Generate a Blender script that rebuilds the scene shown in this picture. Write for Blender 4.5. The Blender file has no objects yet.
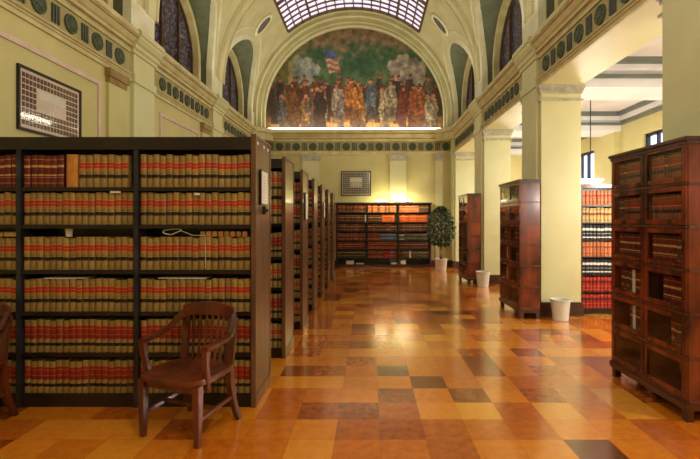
import bpy, bmesh, math, random
from mathutils import Vector, Matrix, noise
PI=math.pi
random.seed(7)
C=bpy.context.scene.collection
sc=bpy.context.scene

# ------------------------------------------------------------------ materials
def lin(c):
    def f(v):
        v/=255.0
        return v/12.92 if v<=0.04045 else ((v+0.055)/1.055)**2.4
    return (f(c[0]),f(c[1]),f(c[2]),1.0)
def new_mat(name):
    m=bpy.data.materials.new(name); m.use_nodes=True
    nt=m.node_tree; b=nt.nodes['Principled BSDF']
    return m,nt,b
def mat(name,c1,c2=None,scale=3.0,rough=0.6,stretch=(1,1,1),metal=0.0,bump=0.0,vary=0.0,spec=0.5,coat=0.0,detail=4.0):
    """two tone noise material; vary = per object random value shift"""
    m,nt,b=new_mat(name)
    b.inputs['Roughness'].default_value=rough
    b.inputs['Metallic'].default_value=metal
    b.inputs['Specular IOR Level'].default_value=spec
    if coat: b.inputs['Coat Weight'].default_value=coat; b.inputs['Coat Roughness'].default_value=0.12
    c1=lin(c1); c2=lin(c2) if c2 else c1
    tc=nt.nodes.new('ShaderNodeTexCoord'); mp=nt.nodes.new('ShaderNodeMapping')
    mp.inputs['Scale'].default_value=stretch
    nz=nt.nodes.new('ShaderNodeTexNoise'); nz.inputs['Scale'].default_value=scale; nz.inputs['Detail'].default_value=detail
    rp=nt.nodes.new('ShaderNodeValToRGB')
    rp.color_ramp.elements[0].position=0.36; rp.color_ramp.elements[1].position=0.66
    rp.color_ramp.elements[0].color=c2; rp.color_ramp.elements[1].color=c1
    L=nt.links.new
    L(tc.outputs['Object'],mp.inputs['Vector']); L(mp.outputs['Vector'],nz.inputs['Vector'])
    L(nz.outputs['Fac'],rp.inputs['Fac'])
    out=rp.outputs['Color']
    if vary:
        oi=nt.nodes.new('ShaderNodeObjectInfo'); hs=nt.nodes.new('ShaderNodeHueSaturation')
        mr=nt.nodes.new('ShaderNodeMapRange'); mr.inputs['To Min'].default_value=1-vary; mr.inputs['To Max'].default_value=1+vary
        L(oi.outputs['Random'],mr.inputs['Value']); L(mr.outputs['Result'],hs.inputs['Value'])
        L(out,hs.inputs['Color']); out=hs.outputs['Color']
    L(out,b.inputs['Base Color'])
    if bump:
        bp=nt.nodes.new('ShaderNodeBump'); bp.inputs['Strength'].default_value=bump; bp.inputs['Distance'].default_value=0.01
        L(nz.outputs['Fac'],bp.inputs['Height']); L(bp.outputs['Normal'],b.inputs['Normal'])
    return m
def emis(name,c,s):
    m,nt,b=new_mat(name)
    b.inputs['Base Color'].default_value=lin(c); b.inputs['Emission Color'].default_value=lin(c)
    b.inputs['Emission Strength'].default_value=s
    return m
def vcol_mat(name,rough=0.6,coat=0.0):
    m,nt,b=new_mat(name); b.inputs['Roughness'].default_value=rough
    if coat: b.inputs['Coat Weight'].default_value=coat; b.inputs['Coat Roughness'].default_value=0.05
    a=nt.nodes.new('ShaderNodeAttribute'); a.attribute_name='Col'
    nt.links.new(a.outputs['Color'],b.inputs['Base Color'])
    return m

M={}
M['wall']=mat('wall_paint',(204,194,134),(194,183,120),1.2,0.6,bump=0.03)
M['pillar']=mat('pillar_paint',(212,210,160),(204,200,148),1.5,0.5,bump=0.03)
M['cream']=mat('cream_trim',(208,198,148),(190,176,122),4,0.55)
M['gold']=mat('ochre_trim',(158,130,74),(136,110,58),6,0.55)
M['pinkline']=mat('pale_rose_line',(214,190,176),(204,176,160),5,0.6)
M['vault']=mat('vault_plaster',(198,192,150),(184,177,132),2,0.7)
M['rib']=mat('rib_plaster',(228,226,196),(214,210,172),3,0.6)
M['sage']=mat('sage_paint',(112,118,92),(98,104,80),5,0.7)
M['medal']=mat('medallion_green',(62,74,54),(84,92,66),40,0.6)
M['freeze']=mat('frieze_ground',(170,160,108),(158,146,94),6,0.6)
M['bar']=mat('frieze_bar_grey',(86,88,76),(72,74,64),8,0.6)
M['grille']=mat('oval_grille',(120,112,108),(70,64,62),70,0.6)
M['white']=mat('aisle_ceiling_paint',(234,234,232),(224,224,222),2,0.6)
M['greyband']=mat('grey_moulding',(118,124,116),(106,112,104),4,0.6)
M['capital']=mat('capital_grey',(196,190,166),(160,156,136),10,0.5)
M['base']=mat('dark_baseboard',(80,48,32),(54,32,20),5,0.35,stretch=(1,1,6))
M['stack']=mat('dark_stack_paint',(40,27,20),(24,15,11),4,0.35)
M['panel']=mat('stack_end_panel',(124,88,62),(84,56,40),3,0.32,stretch=(1,6,0.6),coat=0.3)
M['post']=mat('steel_post',(70,72,84),(50,50,58),5,0.3,metal=0.6)
M['wood']=mat('chair_wood',(120,56,28),(70,28,14),5,0.28,stretch=(1,1,0.25),coat=0.4,bump=0.05)
M['redwood']=mat('mahogany',(142,62,30),(56,22,12),3.2,0.26,stretch=(1.4,1.4,0.6),coat=0.3,bump=0.03)
M['redwood2']=mat('mahogany_dark_rail',(92,40,22),(56,22,12),3.2,0.3,stretch=(1,1,2),coat=0.3)
M['strip']=mat('section_strip',(118,76,56),(84,48,34),8,0.3,metal=0.3)
M['inside']=mat('case_inside',(60,26,16),(38,16,10),3,0.6)
M['brass']=mat('brass_knob',(190,150,70),(150,110,50),10,0.3,metal=0.9)
M['black']=mat('black_frame',(24,16,14),(16,11,9),5,0.35)
M['paper']=mat('white_paper',(235,232,222),(222,218,206),6,0.7)
M['plastic']=mat('white_plastic',(228,230,220),(216,218,206),4,0.4)
M['leaf']=mat('ficus_leaf',(54,84,44),(24,44,22),6,0.4,vary=0.0)
M['bark']=mat('ficus_trunk',(110,86,58),(80,60,40),12,0.8)
M['soil']=mat('potting_soil',(44,30,20),(24,16,10),30,0.9)
M['cord']=mat('pale_cord',(205,200,190),None,4,0.5)
# book materials
def bm_(n,c,c2=None,v=0.12,r=0.55): return mat('book_'+n,c,c2,30,r,vary=v,stretch=(1,1,0.4))
B={}
B['tan']=bm_('tan_buckram',(172,142,76),(136,110,54),0.2)
B['red']=bm_('red_label',(196,48,24),(164,32,16))
B['dred']=bm_('dark_red_label',(168,36,20),(128,24,14))
B['blk']=bm_('black_label',(22,18,16))
B['gilt']=bm_('gilt_line',(196,158,78),None,0.1,0.4)
B['maroon']=bm_('maroon_leather',(116,24,18),(84,14,12),0.2)
B['brown']=bm_('brown_leather',(150,84,44),(108,56,28),0.3)
B['dbrown']=bm_('dark_brown_leather',(96,52,34),(64,34,24),0.3)
B['orange']=bm_('orange_cloth',(226,100,30),(196,78,22),0.15)
B['blue']=bm_('blue_cloth',(70,96,124),(48,70,98),0.2)
B['green']=bm_('green_cloth',(70,78,50),(46,54,36),0.25)
B['cream']=bm_('cream_cloth',(214,184,120),(190,156,92),0.15)
B['salmon']=bm_('salmon_cloth',(206,132,84),(180,104,60),0.18)
B['navy']=bm_('navy_cloth',(34,38,52),(22,24,36),0.2)
B['crimson']=bm_('crimson_cloth',(184,26,30),(140,16,22),0.15)
B['white']=bm_('white_cloth',(230,226,214),None,0.05)
B['plaintan']=bm_('plain_ochre',(206,142,66),(186,122,50),0.05)
B['page']=bm_('pages',(214,200,166),(190,174,138),0.05)

def glass_mat():
    m=bpy.data.materials.new('case_glass'); m.use_nodes=True; nt=m.node_tree; nt.nodes.clear()
    o=nt.nodes.new('ShaderNodeOutputMaterial'); mx=nt.nodes.new('ShaderNodeMixShader')
    t=nt.nodes.new('ShaderNodeBsdfTransparent'); t.inputs['Color'].default_value=(.97,.96,.94,1)
    g=nt.nodes.new('ShaderNodeBsdfGlossy'); g.inputs['Roughness'].default_value=0.06
    lw=nt.nodes.new('ShaderNodeLayerWeight'); pw=nt.nodes.new('ShaderNodeMath'); pw.operation='POWER'; pw.inputs[1].default_value=5
    f=nt.nodes.new('ShaderNodeMapRange'); f.inputs['To Min'].default_value=0.035; f.inputs['To Max'].default_value=0.9
    nt.links.new(lw.outputs['Facing'],pw.inputs[0]); nt.links.new(pw.outputs[0],f.inputs['Value'])
    nt.links.new(f.outputs[0],mx.inputs[0]); nt.links.new(t.outputs[0],mx.inputs[1]); nt.links.new(g.outputs[0],mx.inputs[2])
    nt.links.new(mx.outputs[0],o.inputs[0]); return m
M['glass']=glass_mat()

def floor_mat():
    m,nt,b=new_mat('cork_tile_floor'); L=nt.links.new; N=nt.nodes.new
    tc=N('ShaderNodeTexCoord'); sx=N('ShaderNodeSeparateXYZ'); L(tc.outputs['Object'],sx.inputs[0])
    S=0.322
    def mth(op,a,bv=None):
        n=N('ShaderNodeMath'); n.operation=op
        for i,v in enumerate((a,bv)):
            if v is None: continue
            if isinstance(v,(int,float)): n.inputs[i].default_value=v
            else: L(v,n.inputs[i])
        return n.outputs[0]
    u=mth('DIVIDE',mth('SUBTRACT',sx.outputs[0],0.08-S*40),S)
    v=mth('DIVIDE',mth('SUBTRACT',sx.outputs[1],3.82-S*40),S)
    iu=mth('FLOOR',u); iv=mth('FLOOR',v)
    cb=N('ShaderNodeCombineXYZ'); L(iu,cb.inputs[0]); L(iv,cb.inputs[1])
    wn=N('ShaderNodeTexWhiteNoise'); wn.noise_dimensions='2D'; L(cb.outputs[0],wn.inputs['Vector'])
    # some neighbouring tiles were laid from the same batch
    cb2=N('ShaderNodeCombineXYZ'); L(mth('FLOOR',mth('DIVIDE',iu,2)),cb2.inputs[0]); L(iv,cb2.inputs[1])
    wn2=N('ShaderNodeTexWhiteNoise'); wn2.noise_dimensions='2D'; L(cb2.outputs[0],wn2.inputs['Vector'])
    nz=N('ShaderNodeTexNoise'); nz.inputs['Scale'].default_value=0.5; L(tc.outputs['Object'],nz.inputs['Vector'])
    t=mth('ADD',mth('MULTIPLY',wn.outputs['Value'],0.62),mth('MULTIPLY',wn2.outputs['Value'],0.26))
    t=mth('ADD',t,mth('MULTIPLY',nz.outputs['Fac'],0.2))
    fine=N('ShaderNodeTexNoise'); fine.inputs['Scale'].default_value=90; fine.inputs['Detail'].default_value=3; L(tc.outputs['Object'],fine.inputs['Vector'])
    fib=N('ShaderNodeTexNoise'); fib.inputs['Scale'].default_value=14; fib.inputs['Detail'].default_value=5; L(tc.outputs['Object'],fib.inputs['Vector'])
    t=mth('ADD',t,mth('MULTIPLY',mth('SUBTRACT',fine.outputs['Fac'],0.5),0.40))
    t=mth('ADD',t,mth('MULTIPLY',mth('SUBTRACT',fib.outputs['Fac'],0.5),0.36))
    rp=N('ShaderNodeValToRGB'); cr=rp.color_ramp
    cr.elements[0].position=0.1; cr.elements[0].color=lin((98,50,20))
    cr.elements[1].position=1.0; cr.elements[1].color=lin((248,176,56))
    for p,c in ((0.26,(150,70,14)),(0.46,(208,108,18)),(0.72,(238,144,30))):
        e=cr.elements.new(p); e.color=lin(c)
    L(t,rp.inputs['Fac'])
    # joints
    fu=mth('FRACT',u); fv=mth('FRACT',v)
    eu=mth('MINIMUM',fu,mth('SUBTRACT',1.0,fu)); ev=mth('MINIMUM',fv,mth('SUBTRACT',1.0,fv))
    e=mth('LESS_THAN',mth('MINIMUM',eu,ev),0.012)
    mx=N('ShaderNodeMix'); mx.data_type='RGBA'; L(mth('MULTIPLY',e,0.18),mx.inputs['Factor'])
    L(rp.outputs['Color'],mx.inputs[6]); mx.inputs[7].default_value=lin((90,44,18))
    L(mx.outputs[2],b.inputs['Base Color'])
    b.inputs['Roughness'].default_value=0.22
    b.inputs['Coat Weight'].default_value=1.0; b.inputs['Coat Roughness'].default_value=0.15; b.inputs['Coat IOR'].default_value=1.62
    rr=N('ShaderNodeMapRange'); rr.inputs['To Min'].default_value=0.14; rr.inputs['To Max'].default_value=0.28
    L(fib.outputs['Fac'],rr.inputs['Value']); L(rr.outputs[0],b.inputs['Roughness'])
    bp=N('ShaderNodeBump'); bp.inputs['Strength'].default_value=0.12; bp.inputs['Distance'].default_value=0.004
    L(mth('ADD',fine.outputs['Fac'],mth('MULTIPLY',wn.outputs['Value'],0.4)),bp.inputs['Height']); L(bp.outputs[0],b.inputs['Normal'])
    return m
M['floor']=floor_mat()

def leaded_mat():
    m,nt,b=new_mat('leaded_window_glass'); L=nt.links.new; N=nt.nodes.new
    tc=N('ShaderNodeTexCoord'); vo=N('ShaderNodeTexVoronoi'); vo.feature='DISTANCE_TO_EDGE'; vo.inputs['Scale'].default_value=12
    L(tc.outputs['Object'],vo.inputs['Vector'])
    vc=N('ShaderNodeTexVoronoi'); vc.inputs['Scale'].default_value=12; L(tc.outputs['Object'],vc.inputs['Vector'])
    rp=N('ShaderNodeValToRGB'); e=rp.color_ramp.elements
    e[0].position=0.10; e[0].color=(0,0,0,1); e[1].position=0.2; e[1].color=(1,1,1,1)
    L(vo.outputs['Distance'],rp.inputs['Fac'])
    r2=N('ShaderNodeValToRGB'); e=r2.color_ramp.elements
    e[0].color=lin((44,38,54)); e[1].color=lin((120,112,136)); L(vc.outputs['Color'],r2.inputs['Fac'])
    mx=N('ShaderNodeMix'); mx.data_type='RGBA'; L(rp.outputs['Color'],mx.inputs['Factor'])
    mx.inputs[6].default_value=lin((34,26,22)); L(r2.outputs['Color'],mx.inputs[7])
    L(mx.outputs[2],b.inputs['Base Color']); L(mx.outputs[2],b.inputs['Emission Color']); b.inputs['Emission Strength'].default_value=0.12
    b.inputs['Roughness'].default_value=0.3
    return m
M['leaded']=leaded_mat()
M['skyglass']=emis('skylight_glass',(222,214,236),0.62)
M['daywin']=emis('window_daylight',(196,212,255),1.6)
M['lampwhite']=emis('lamp_glow',(255,244,214),8.0)
M['tube']=emis('tube_glow',(255,240,200),14.0)
M['cove']=emis('cove_glow',(255,246,214),3.0)

# ------------------------------------------------------------------ mesh builder
class MB:
    def __init__(s): s.v=[]; s.f=[]; s.m=[]
    def add(s,vs,fs,mi=0):
        o=len(s.v); s.v+= [tuple(p) for p in vs]
        for f in fs: s.f.append(tuple(i+o for i in f)); s.m.append(mi)
    def box(s,x0,x1,y0,y1,z0,z1,mi=0):
        s.add([(x0,y0,z0),(x1,y0,z0),(x1,y1,z0),(x0,y1,z0),(x0,y0,z1),(x1,y0,z1),(x1,y1,z1),(x0,y1,z1)],
              [(0,3,2,1),(4,5,6,7),(0,1,5,4),(1,2,6,5),(2,3,7,6),(3,0,4,7)],mi)
    def prism(s,pts,axis,a,b,mi=0):
        """extrude a closed 2D outline along axis from a to b"""
        n=len(pts)
        def P(p,t):
            if axis=='x': return (t,p[0],p[1])
            if axis=='y': return (p[0],t,p[1])
            return (p[0],p[1],t)
        vs=[P(p,a) for p in pts]+[P(p,b) for p in pts]
        fs=[(i,(i+1)%n,n+(i+1)%n,n+i) for i in range(n)]+[tuple(range(n))[::-1],tuple(range(n,2*n))]
        s.add(vs,fs,mi)
    def sweep(s,pts,rects,mi=0,closed=False):
        """sweep a cross-section given for each point as list of 3D corner points"""
        k=len(rects[0]); n=len(rects); vs=[p for r in rects for p in r]; fs=[]
        for i in range(n-1 if not closed else n):
            j=(i+1)%n
            for q in range(k): fs.append((i*k+q,i*k+(q+1)%k,j*k+(q+1)%k,j*k+q))
        if not closed: fs+= [tuple(range(k))[::-1],tuple((n-1)*k+q for q in range(k))]
        s.add(vs,fs,mi)
    def bar(s,p,q,w,h,up=(0,0,1),mi=0,w2=None,h2=None):
        p=Vector(p);q=Vector(q);d=(q-p).normalized(); u=Vector(up); sd=d.cross(u)
        if sd.length<1e-4: sd=d.cross(Vector((0,1,0)))
        sd.normalize(); u=sd.cross(d)
        w2=w2 or w; h2=h2 or h
        def r(c,w,h): return [c-sd*w/2-u*h/2,c+sd*w/2-u*h/2,c+sd*w/2+u*h/2,c-sd*w/2+u*h/2]
        s.sweep(None,[r(p,w,h),r(q,w2,h2)],mi)
    def path(s,pts,w,h,mi=0,up=(0,0,1)):
        P=[Vector(p) for p in pts]; rs=[]
        for i,c in enumerate(P):
            d=(P[min(i+1,len(P)-1)]-P[max(i-1,0)]).normalized(); sd=d.cross(Vector(up)).normalized(); u=sd.cross(d)
            ww=w(i) if callable(w) else w; hh=h(i) if callable(h) else h
            rs.append([c-sd*ww/2-u*hh/2,c+sd*ww/2-u*hh/2,c+sd*ww/2+u*hh/2,c-sd*ww/2+u*hh/2])
        s.sweep(None,rs,mi)
    def tube(s,pts,r,n=8,mi=0):
        P=[Vector(p) for p in pts]; rs=[]
        for i,c in enumerate(P):
            d=(P[min(i+1,len(P)-1)]-P[max(i-1,0)]).normalized()
            a=Vector((0,0,1)) if abs(d.z)<0.9 else Vector((1,0,0))
            sd=d.cross(a).normalized(); u=sd.cross(d); rr=r[i] if isinstance(r,(list,tuple)) else r
            rs.append([c+(sd*math.cos(2*PI*k/n)+u*math.sin(2*PI*k/n))*rr for k in range(n)])
        s.sweep(None,rs,mi)
    def lathe(s,prof,c=(0,0,0),n=20,mi=0,axis='z'):
        vs=[]
        for r,z in prof:
            for k in range(n):
                a=2*PI*k/n; x,y=r*math.cos(a),r*math.sin(a)
                if axis=='z': vs.append((c[0]+x,c[1]+y,c[2]+z))
                elif axis=='x': vs.append((c[0]+z,c[1]+x,c[2]+y))
                else: vs.append((c[0]+x,c[1]+z,c[2]+y))
        fs=[(i*n+k,i*n+(k+1)%n,(i+1)*n+(k+1)%n,(i+1)*n+k) for i in range(len(prof)-1) for k in range(n)]
        s.add(vs,fs,mi)
    def build(s,name,mats,parent=None,smooth=False,bevel=0,loc=None):
        me=bpy.data.meshes.new(name); me.from_pydata(s.v,[],s.f)
        if not isinstance(mats,(list,tuple)): mats=[mats]
        for m in mats: me.materials.append(m)
        me.polygons.foreach_set('material_index',s.m)
        bm=bmesh.new(); bm.from_mesh(me); bmesh.ops.recalc_face_normals(bm,faces=bm.faces)
        if bevel: bmesh.ops.bevel(bm,geom=[e for e in bm.edges if len(e.link_faces)==2 and e.calc_face_angle(0)>0.5],offset=bevel,segments=2,affect='EDGES',clamp_overlap=True)
        bm.to_mesh(me); bm.free()
        if smooth:
            me.polygons.foreach_set('use_smooth',[True]*len(me.polygons))
            me.set_sharp_from_angle(angle=math.radians(40))
        o=bpy.data.objects.new(name,me); C.objects.link(o)
        if parent: o.parent=parent
        if loc: o.location=loc
        return o
def tag(o,label,cat,group=None,kind=None):
    o['label']=label; o['category']=cat
    if group: o['group']=group
    if kind: o['kind']=kind
    return o
def struct(o,label=None):
    o['kind']='structure'
    if label: o['label']=label
    return o
def thing(name,label,cat,loc=(0,0,0),rz=0,group=None):
    o=bpy.data.objects.new(name,None); C.objects.link(o); o.location=loc; o.rotation_euler=(0,0,rz)
    o.empty_display_size=0.1
    return tag(o,label,cat,group)
def copy_tree(o,parent=None):
    c=o.copy(); C.objects.link(c); c.parent=parent
    for ch in list(o.children): copy_tree(ch,c)
    return c

# ------------------------------------------------------------------ key dimensions (metres)
XL,XR=-3.75,2.78           # nave walls
XC=(XL+XR)/2; R=(XR-XL)/2  # barrel
Z0=5.0                     # springing of the vault
YB,YF=-2.6,15.05           # room behind the camera / far wall
ZC=4.52                    # cornice top
ZB=3.72                    # underside of entablature
P=3.6; PF=[0.06,3.42,7.26,10.86,14.46]   # pillar fronts
PD=0.84
PW=0.64
BC=[-1.32,2.28,5.88,9.48,13.08]          # bay centres
XO=6.1                     # right aisle outer wall
RT=1.45; Z1=5.18; SL=-0.27; SR=0.0           # side lunettes
XWL,XWR=-4.05,3.08         # lunette window planes

# ---- floor
f=MB(); f.box(XL-0.4,XO+0.3,YB-0.3,YF+0.3,-0.1,0.0)
o=f.build('floor',M['floor']); struct(o)

# ---- walls
def pier_spans(sh):
    ed=[YB]
    for c in BC: ed+= [c+sh-RT,c+sh+RT]
    ed.append(YF); out=[]
    for i in range(0,len(ed),2):
        if ed[i+1]>ed[i]+.02: out.append((ed[i]+.004,ed[i+1]-.004))
    return out
w=MB(); w.box(XL-0.3,XL,YB,YF,0,ZC-.01)
for a_,b_ in pier_spans(SL): w.box(XL-0.3,XL,a_,b_,ZC-.01,Z0+.02)
wl=struct(w.build('wall_left',M['wall']))
w=MB(); w.box(XL-0.3,XO+0.3,YF,YF+0.2,0,Z0+R+0.2)
wf=struct(w.build('wall_back',M['wall']))
w=MB(); w.box(XL-0.3,XO+0.3,YB-0.2,YB,0,Z0+R+0.2)
struct(w.build('wall_front',M['wall']))
# right outer wall with window openings
WN=[(8.85,10.0),(12.2,13.5),(5.3,6.45)]
WN.sort(); w=MB(); y=YB
for a,b in WN:
    w.box(XO,XO+0.3,y,a,0,4.3); w.box(XO,XO+0.3,a,b,0,2.55); w.box(XO,XO+0.3,a,b,3.46,4.3); y=b
w.box(XO,XO+0.3,y,YF,0,4.3)
struct(w.build('wall_right',M['wall']))
# right nave clerestory wall + entablature beam
w=MB(); w.box(XR,XR+PW,YB,YF,ZB,ZC-.01)
for a_,b_ in pier_spans(SR): w.box(XR,XR+0.3,a_,b_,ZC-.01,Z0+.02)
struct(w.build('wall_arcade',M['pillar']))

# ---- vault
def tun(y,sh):
    for c in BC:
        if abs(y-c-sh)<RT: return Z1+math.sqrt(RT*RT-(y-c-sh)**2)
    return None
def phimin(y,sh):
    t=tun(y,sh)
    return 0.0 if t is None or t<=Z0 else math.asin((t-Z0)/R)
PS=math.acos(2.08/R); PY0,PY1=-1.6,14.25      # skylight opening
ys=set([YB,YF,PY0,PY1])
for c in BC:
    for sh in (SL,SR):
        for k in range(25): ys.add(round(c+sh+RT*math.cos(PI*k/24),5))
        ys.add(round(c+sh+RT-.0015,5)); ys.add(round(c+sh-RT+.0015,5)); ys.add(round(c+sh+RT+.0002,5)); ys.add(round(c+sh-RT-.0002,5))
ys=sorted(y for y in ys if YB-1e-6<=y<=YF+1e-6)
NS=14
v=MB()
def rowpts(y):
    p0=phimin(y,SL); a=[p0+(PS-p0)*i/NS for i in range(NS+1)]; b=[PS+(PI-2*PS)*i/20 for i in range(1,21)]
    p1=phimin(y,SR); c=[PI-(p1+(PS-p1)*i/NS) for i in range(NS-1,-1,-1)]
    return a+b+c
rows=[]
for y in ys:
    rows.append([(XC-R*math.cos(q),y,Z0+R*math.sin(q)) for q in rowpts(y)])
n=len(rows[0]); vs=[p for r in rows for p in r]; fs=[]
for j in range(len(ys)-1):
    for i in range(n-1):
        if NS<=i<NS+20 and ys[j]>=PY0-1e-4 and ys[j+1]<=PY1+1e-4: continue
        fs.append((j*n+i,j*n+i+1,(j+1)*n+i+1,(j+1)*n+i))
v.add(vs,fs)
# low upright bit between cornice and springing on piers handled by walls
ceil=struct(v.build('ceiling',M['vault'],smooth=True))
# pier walls between Z1 and Z0 + lunette side tunnels
def arc_st(c,r,n=24,z0=None):
    # stilted arch outline (y, z, angle) from the far springing over the crown
    z0=ZC-.01 if z0 is None else z0
    return [(c+r,z0,0.0)]+[(c+r*math.cos(PI*k/n),Z1+r*math.sin(PI*k/n),PI*k/n) for k in range(n+1)]+[(c-r,z0,PI)]
def xbar(z,sgn):
    return XC+sgn*math.sqrt(max(0,R*R-(z-Z0)**2)) if z>Z0 else XC+sgn*R
def side(xw,xo,sgn,sh):
    tb=MB()
    for c in BC:
        prev=None
        for yy,zz,a in arc_st(c+sh,RT):
            xb=xbar(zz,sgn)
            cur=[(xb,yy,zz),(xb+(xo-xb)*0.5,yy,zz),(xo,yy,zz)]
            if prev:
                tb.add([prev[0],prev[1],cur[1],cur[0]],[(0,1,2,3)]); tb.add([prev[1],prev[2],cur[2],cur[1]],[(0,1,2,3)])
            prev=cur
        tb.box(min(xw,xo)-0.001,max(xw,xo),c+sh-RT,c+sh+RT,ZC-0.06,ZC-.01)
    return tb
for sgn,xw,xo,nm,sh in ((-1,XL,XWL,'trim_1',SL),(1,XR,XWR,'trim_2',SR)):
    tb=side(xw,xo,sgn,sh); o=tb.build(nm,M['sage'],smooth=True); struct(o,'sage green lunette soffits above the cornice')
    # lunette wall ring around each window, ribs on the groin, pier strips
    ring=MB(); rib=MB(); rw=1.15
    for c0 in BC:
        c=c0+sh
        A=arc_st(c,rw); Bq=arc_st(c,RT); C2=arc_st(c,rw+.13)
        for k in range(len(A)-1):
            ring.add([(xo,)+A[k][:2],(xo,)+Bq[k][:2],(xo,)+Bq[k+1][:2],(xo,)+A[k+1][:2]],[(0,1,2,3)])
        x2=xo-sgn*0.13
        ring.sweep(None,[[(xo-sgn*.001,)+A[k][:2],(xo-sgn*.001,)+C2[k][:2],(x2,)+C2[k][:2],(x2,)+A[k][:2]] for k in range(len(A))])
        pts=[(Vector((xbar(zz,sgn),yy,zz)),a) for yy,zz,a in arc_st(c,RT,32)]
        rs=[]
        for pnt,a in pts:
            out=Vector((0,math.cos(a),math.sin(a)))
            nin=Vector((XC-pnt.x,0,Z0-pnt.z if pnt.z>Z0 else 0)).normalized()
            rs.append([pnt+nin*0.035-out*0.03,pnt+nin*0.035+out*0.13,pnt-nin*0.02+out*0.13,pnt-nin*0.10-out*0.03])
        rib.sweep(None,rs)
        rs=[]
        for pnt,a in pts[4:-4]:
            out=Vector((0,math.cos(a),math.sin(a))); p2=pnt+out*0.27
            p2.x=xbar(p2.z,sgn)
            nin=Vector((XC-p2.x,0,Z0-p2.z if p2.z>Z0 else 0)).normalized()
            rs.append([p2+nin*0.02-out*0.02,p2+nin*0.02+out*0.02,p2-nin*0.02+out*0.02,p2-nin*0.02-out*0.02])
        rib.sweep(None,rs)
    for y0 in PF:
        # pier strip above cornice
        x2=xw-sgn*0.04
        yp=(7.26+y0-3.6*round((y0-.06)/3.6))+3.6*round((y0-.06)/3.6)-7.2+sh if 0 else y0+sh
        rib.box(min(xw,x2),max(xw,x2),yp+0.12,min(yp+PD-0.12,YF),ZC-.01,Z0+0.02)
    ring.build('lunette_surround',M['cream'],o,smooth=True)
    rib.build('groin_rib',M['rib'],o,smooth=True)
# transverse arches over every pier
tr=MB()
for y0 in PF[:4]:
    yc=y0+PD/2
    for (dy,hh) in ((0.22,0.05),):
        rs=[]
        for k in range(49):
            a=PI*k/48; c_,s_=math.cos(a),math.sin(a)
            def q(r,y): return (XC-r*c_,y,Z0+r*s_)
            rs.append([q(R-hh,yc-dy),q(R-hh,yc+dy),q(R+0.01,yc+dy),q(R+0.01,yc-dy)])
        tr.sweep(None,rs)
    for dy in (-0.16,0.16):
        rs=[]
        for k in range(49):
            a=PI*k/48; c_,s_=math.cos(a),math.sin(a)
            def q(r,y): return (XC-r*c_,y,Z0+r*s_)
            rs.append([q(R-0.075,yc+dy-0.025),q(R-0.075,yc+dy+0.025),q(R-0.04,yc+dy+0.025),q(R-0.04,yc+dy-0.025)])
        tr.sweep(None,rs)
o=tr.build('trim_3',M['vault'],smooth=True); struct(o)
# oval grilles on the vault
for n_,(yy) in enumerate((12.7,9.1)):
    for sgn in (-1,1):
        mb=MB(); fr=MB(); ang0=math.radians(39.5)
        N_=28
        def q(r,t,u): # u along y, t along arc
            a=ang0+t/R
            return (XC+sgn*r*math.cos(a),yy+u,Z0+r*math.sin(a))
        ctr=q(R-0.03,0,0); pts=[q(R-0.03,0.30*math.cos(2*PI*k/N_),0.17*math.sin(2*PI*k/N_)) for k in range(N_)]
        mb.add([ctr]+pts,[(0,1+k,1+(k+1)%N_) for k in range(N_)])
        rs=[]
        for k in range(N_):
            c_,s_=math.cos(2*PI*k/N_),math.sin(2*PI*k/N_)
            rs.append([q(R-0.045,0.29*c_,0.16*s_),q(R-0.06,0.34*c_,0.2*s_),q(R-0.03,0.39*c_,0.24*s_),q(R+0.01,0.36*c_,0.22*s_)])
        fr.sweep(None,rs,closed=True)
        o=fr.build('trim_%d'%(10+2*n_+(sgn>0)),M['rib'],smooth=True); struct(o,'oval ventilation grille surround on the vault')
        mb.build('grille',M['grille'],o)
# ---- skylight (window_1)
g=MB(); NA=20
rws=[]
ny=46
for j in range(ny+1):
    y=PY0+(PY1-PY0)*j/ny
    rws.append([(XC-(R+0.03)*math.cos(q),y,Z0+(R+0.03)*math.sin(q)) for q in [PS+(PI-2*PS)*i/NA for i in range(NA+1)]])
g.add([p for r in rws for p in r],[(j*(NA+1)+i,j*(NA+1)+i+1,(j+1)*(NA+1)+i+1,(j+1)*(NA+1)+i) for j in range(ny) for i in range(NA)])
fr=MB()
def arcbar(y,wd,hh):
    rs=[]
    for i in range(NA+1):
        a=PS+(PI-2*PS)*i/NA
        def q(r,yy): return (XC-r*math.cos(a),yy,Z0+r*math.sin(a))
        rs.append([q(R-hh,y-wd),q(R-hh,y+wd),q(R+0.025,y+wd),q(R+0.025,y-wd)])
    fr.sweep(None,rs)
nyb=53
for j in range(nyb+1): arcbar(PY0+(PY1-PY0)*j/nyb,0.03 if j%6==nyb%6 else 0.014,0.05 if j%6==nyb%6 else 0.02)
for i in range(17):
    a=PS+(PI-2*PS)*i/16; c_,s_=math.cos(a),math.sin(a); wd=0.03 if i in (0,3,13,16) else 0.016
    def q(r,t): return Vector((XC-r*c_+t*s_,0,Z0+r*s_+t*c_))
    r1=[q(R-0.03,-wd),q(R-0.03,wd),q(R+0.025,wd),q(R+0.025,-wd)]
    fr.sweep(None,[[p+Vector((0,PY0,0)) for p in r1],[p+Vector((0,PY1,0)) for p in r1]])
M['bronze']=mat('bronze_bars',(110,88,58),(84,66,44),10,0.4,metal=0.4)
o=fr.build('window_1',M['bronze']); struct(o,'curved gridded skylight in the crown of the vault')
g.build('pane',M['skyglass'],o,smooth=True)

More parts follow.
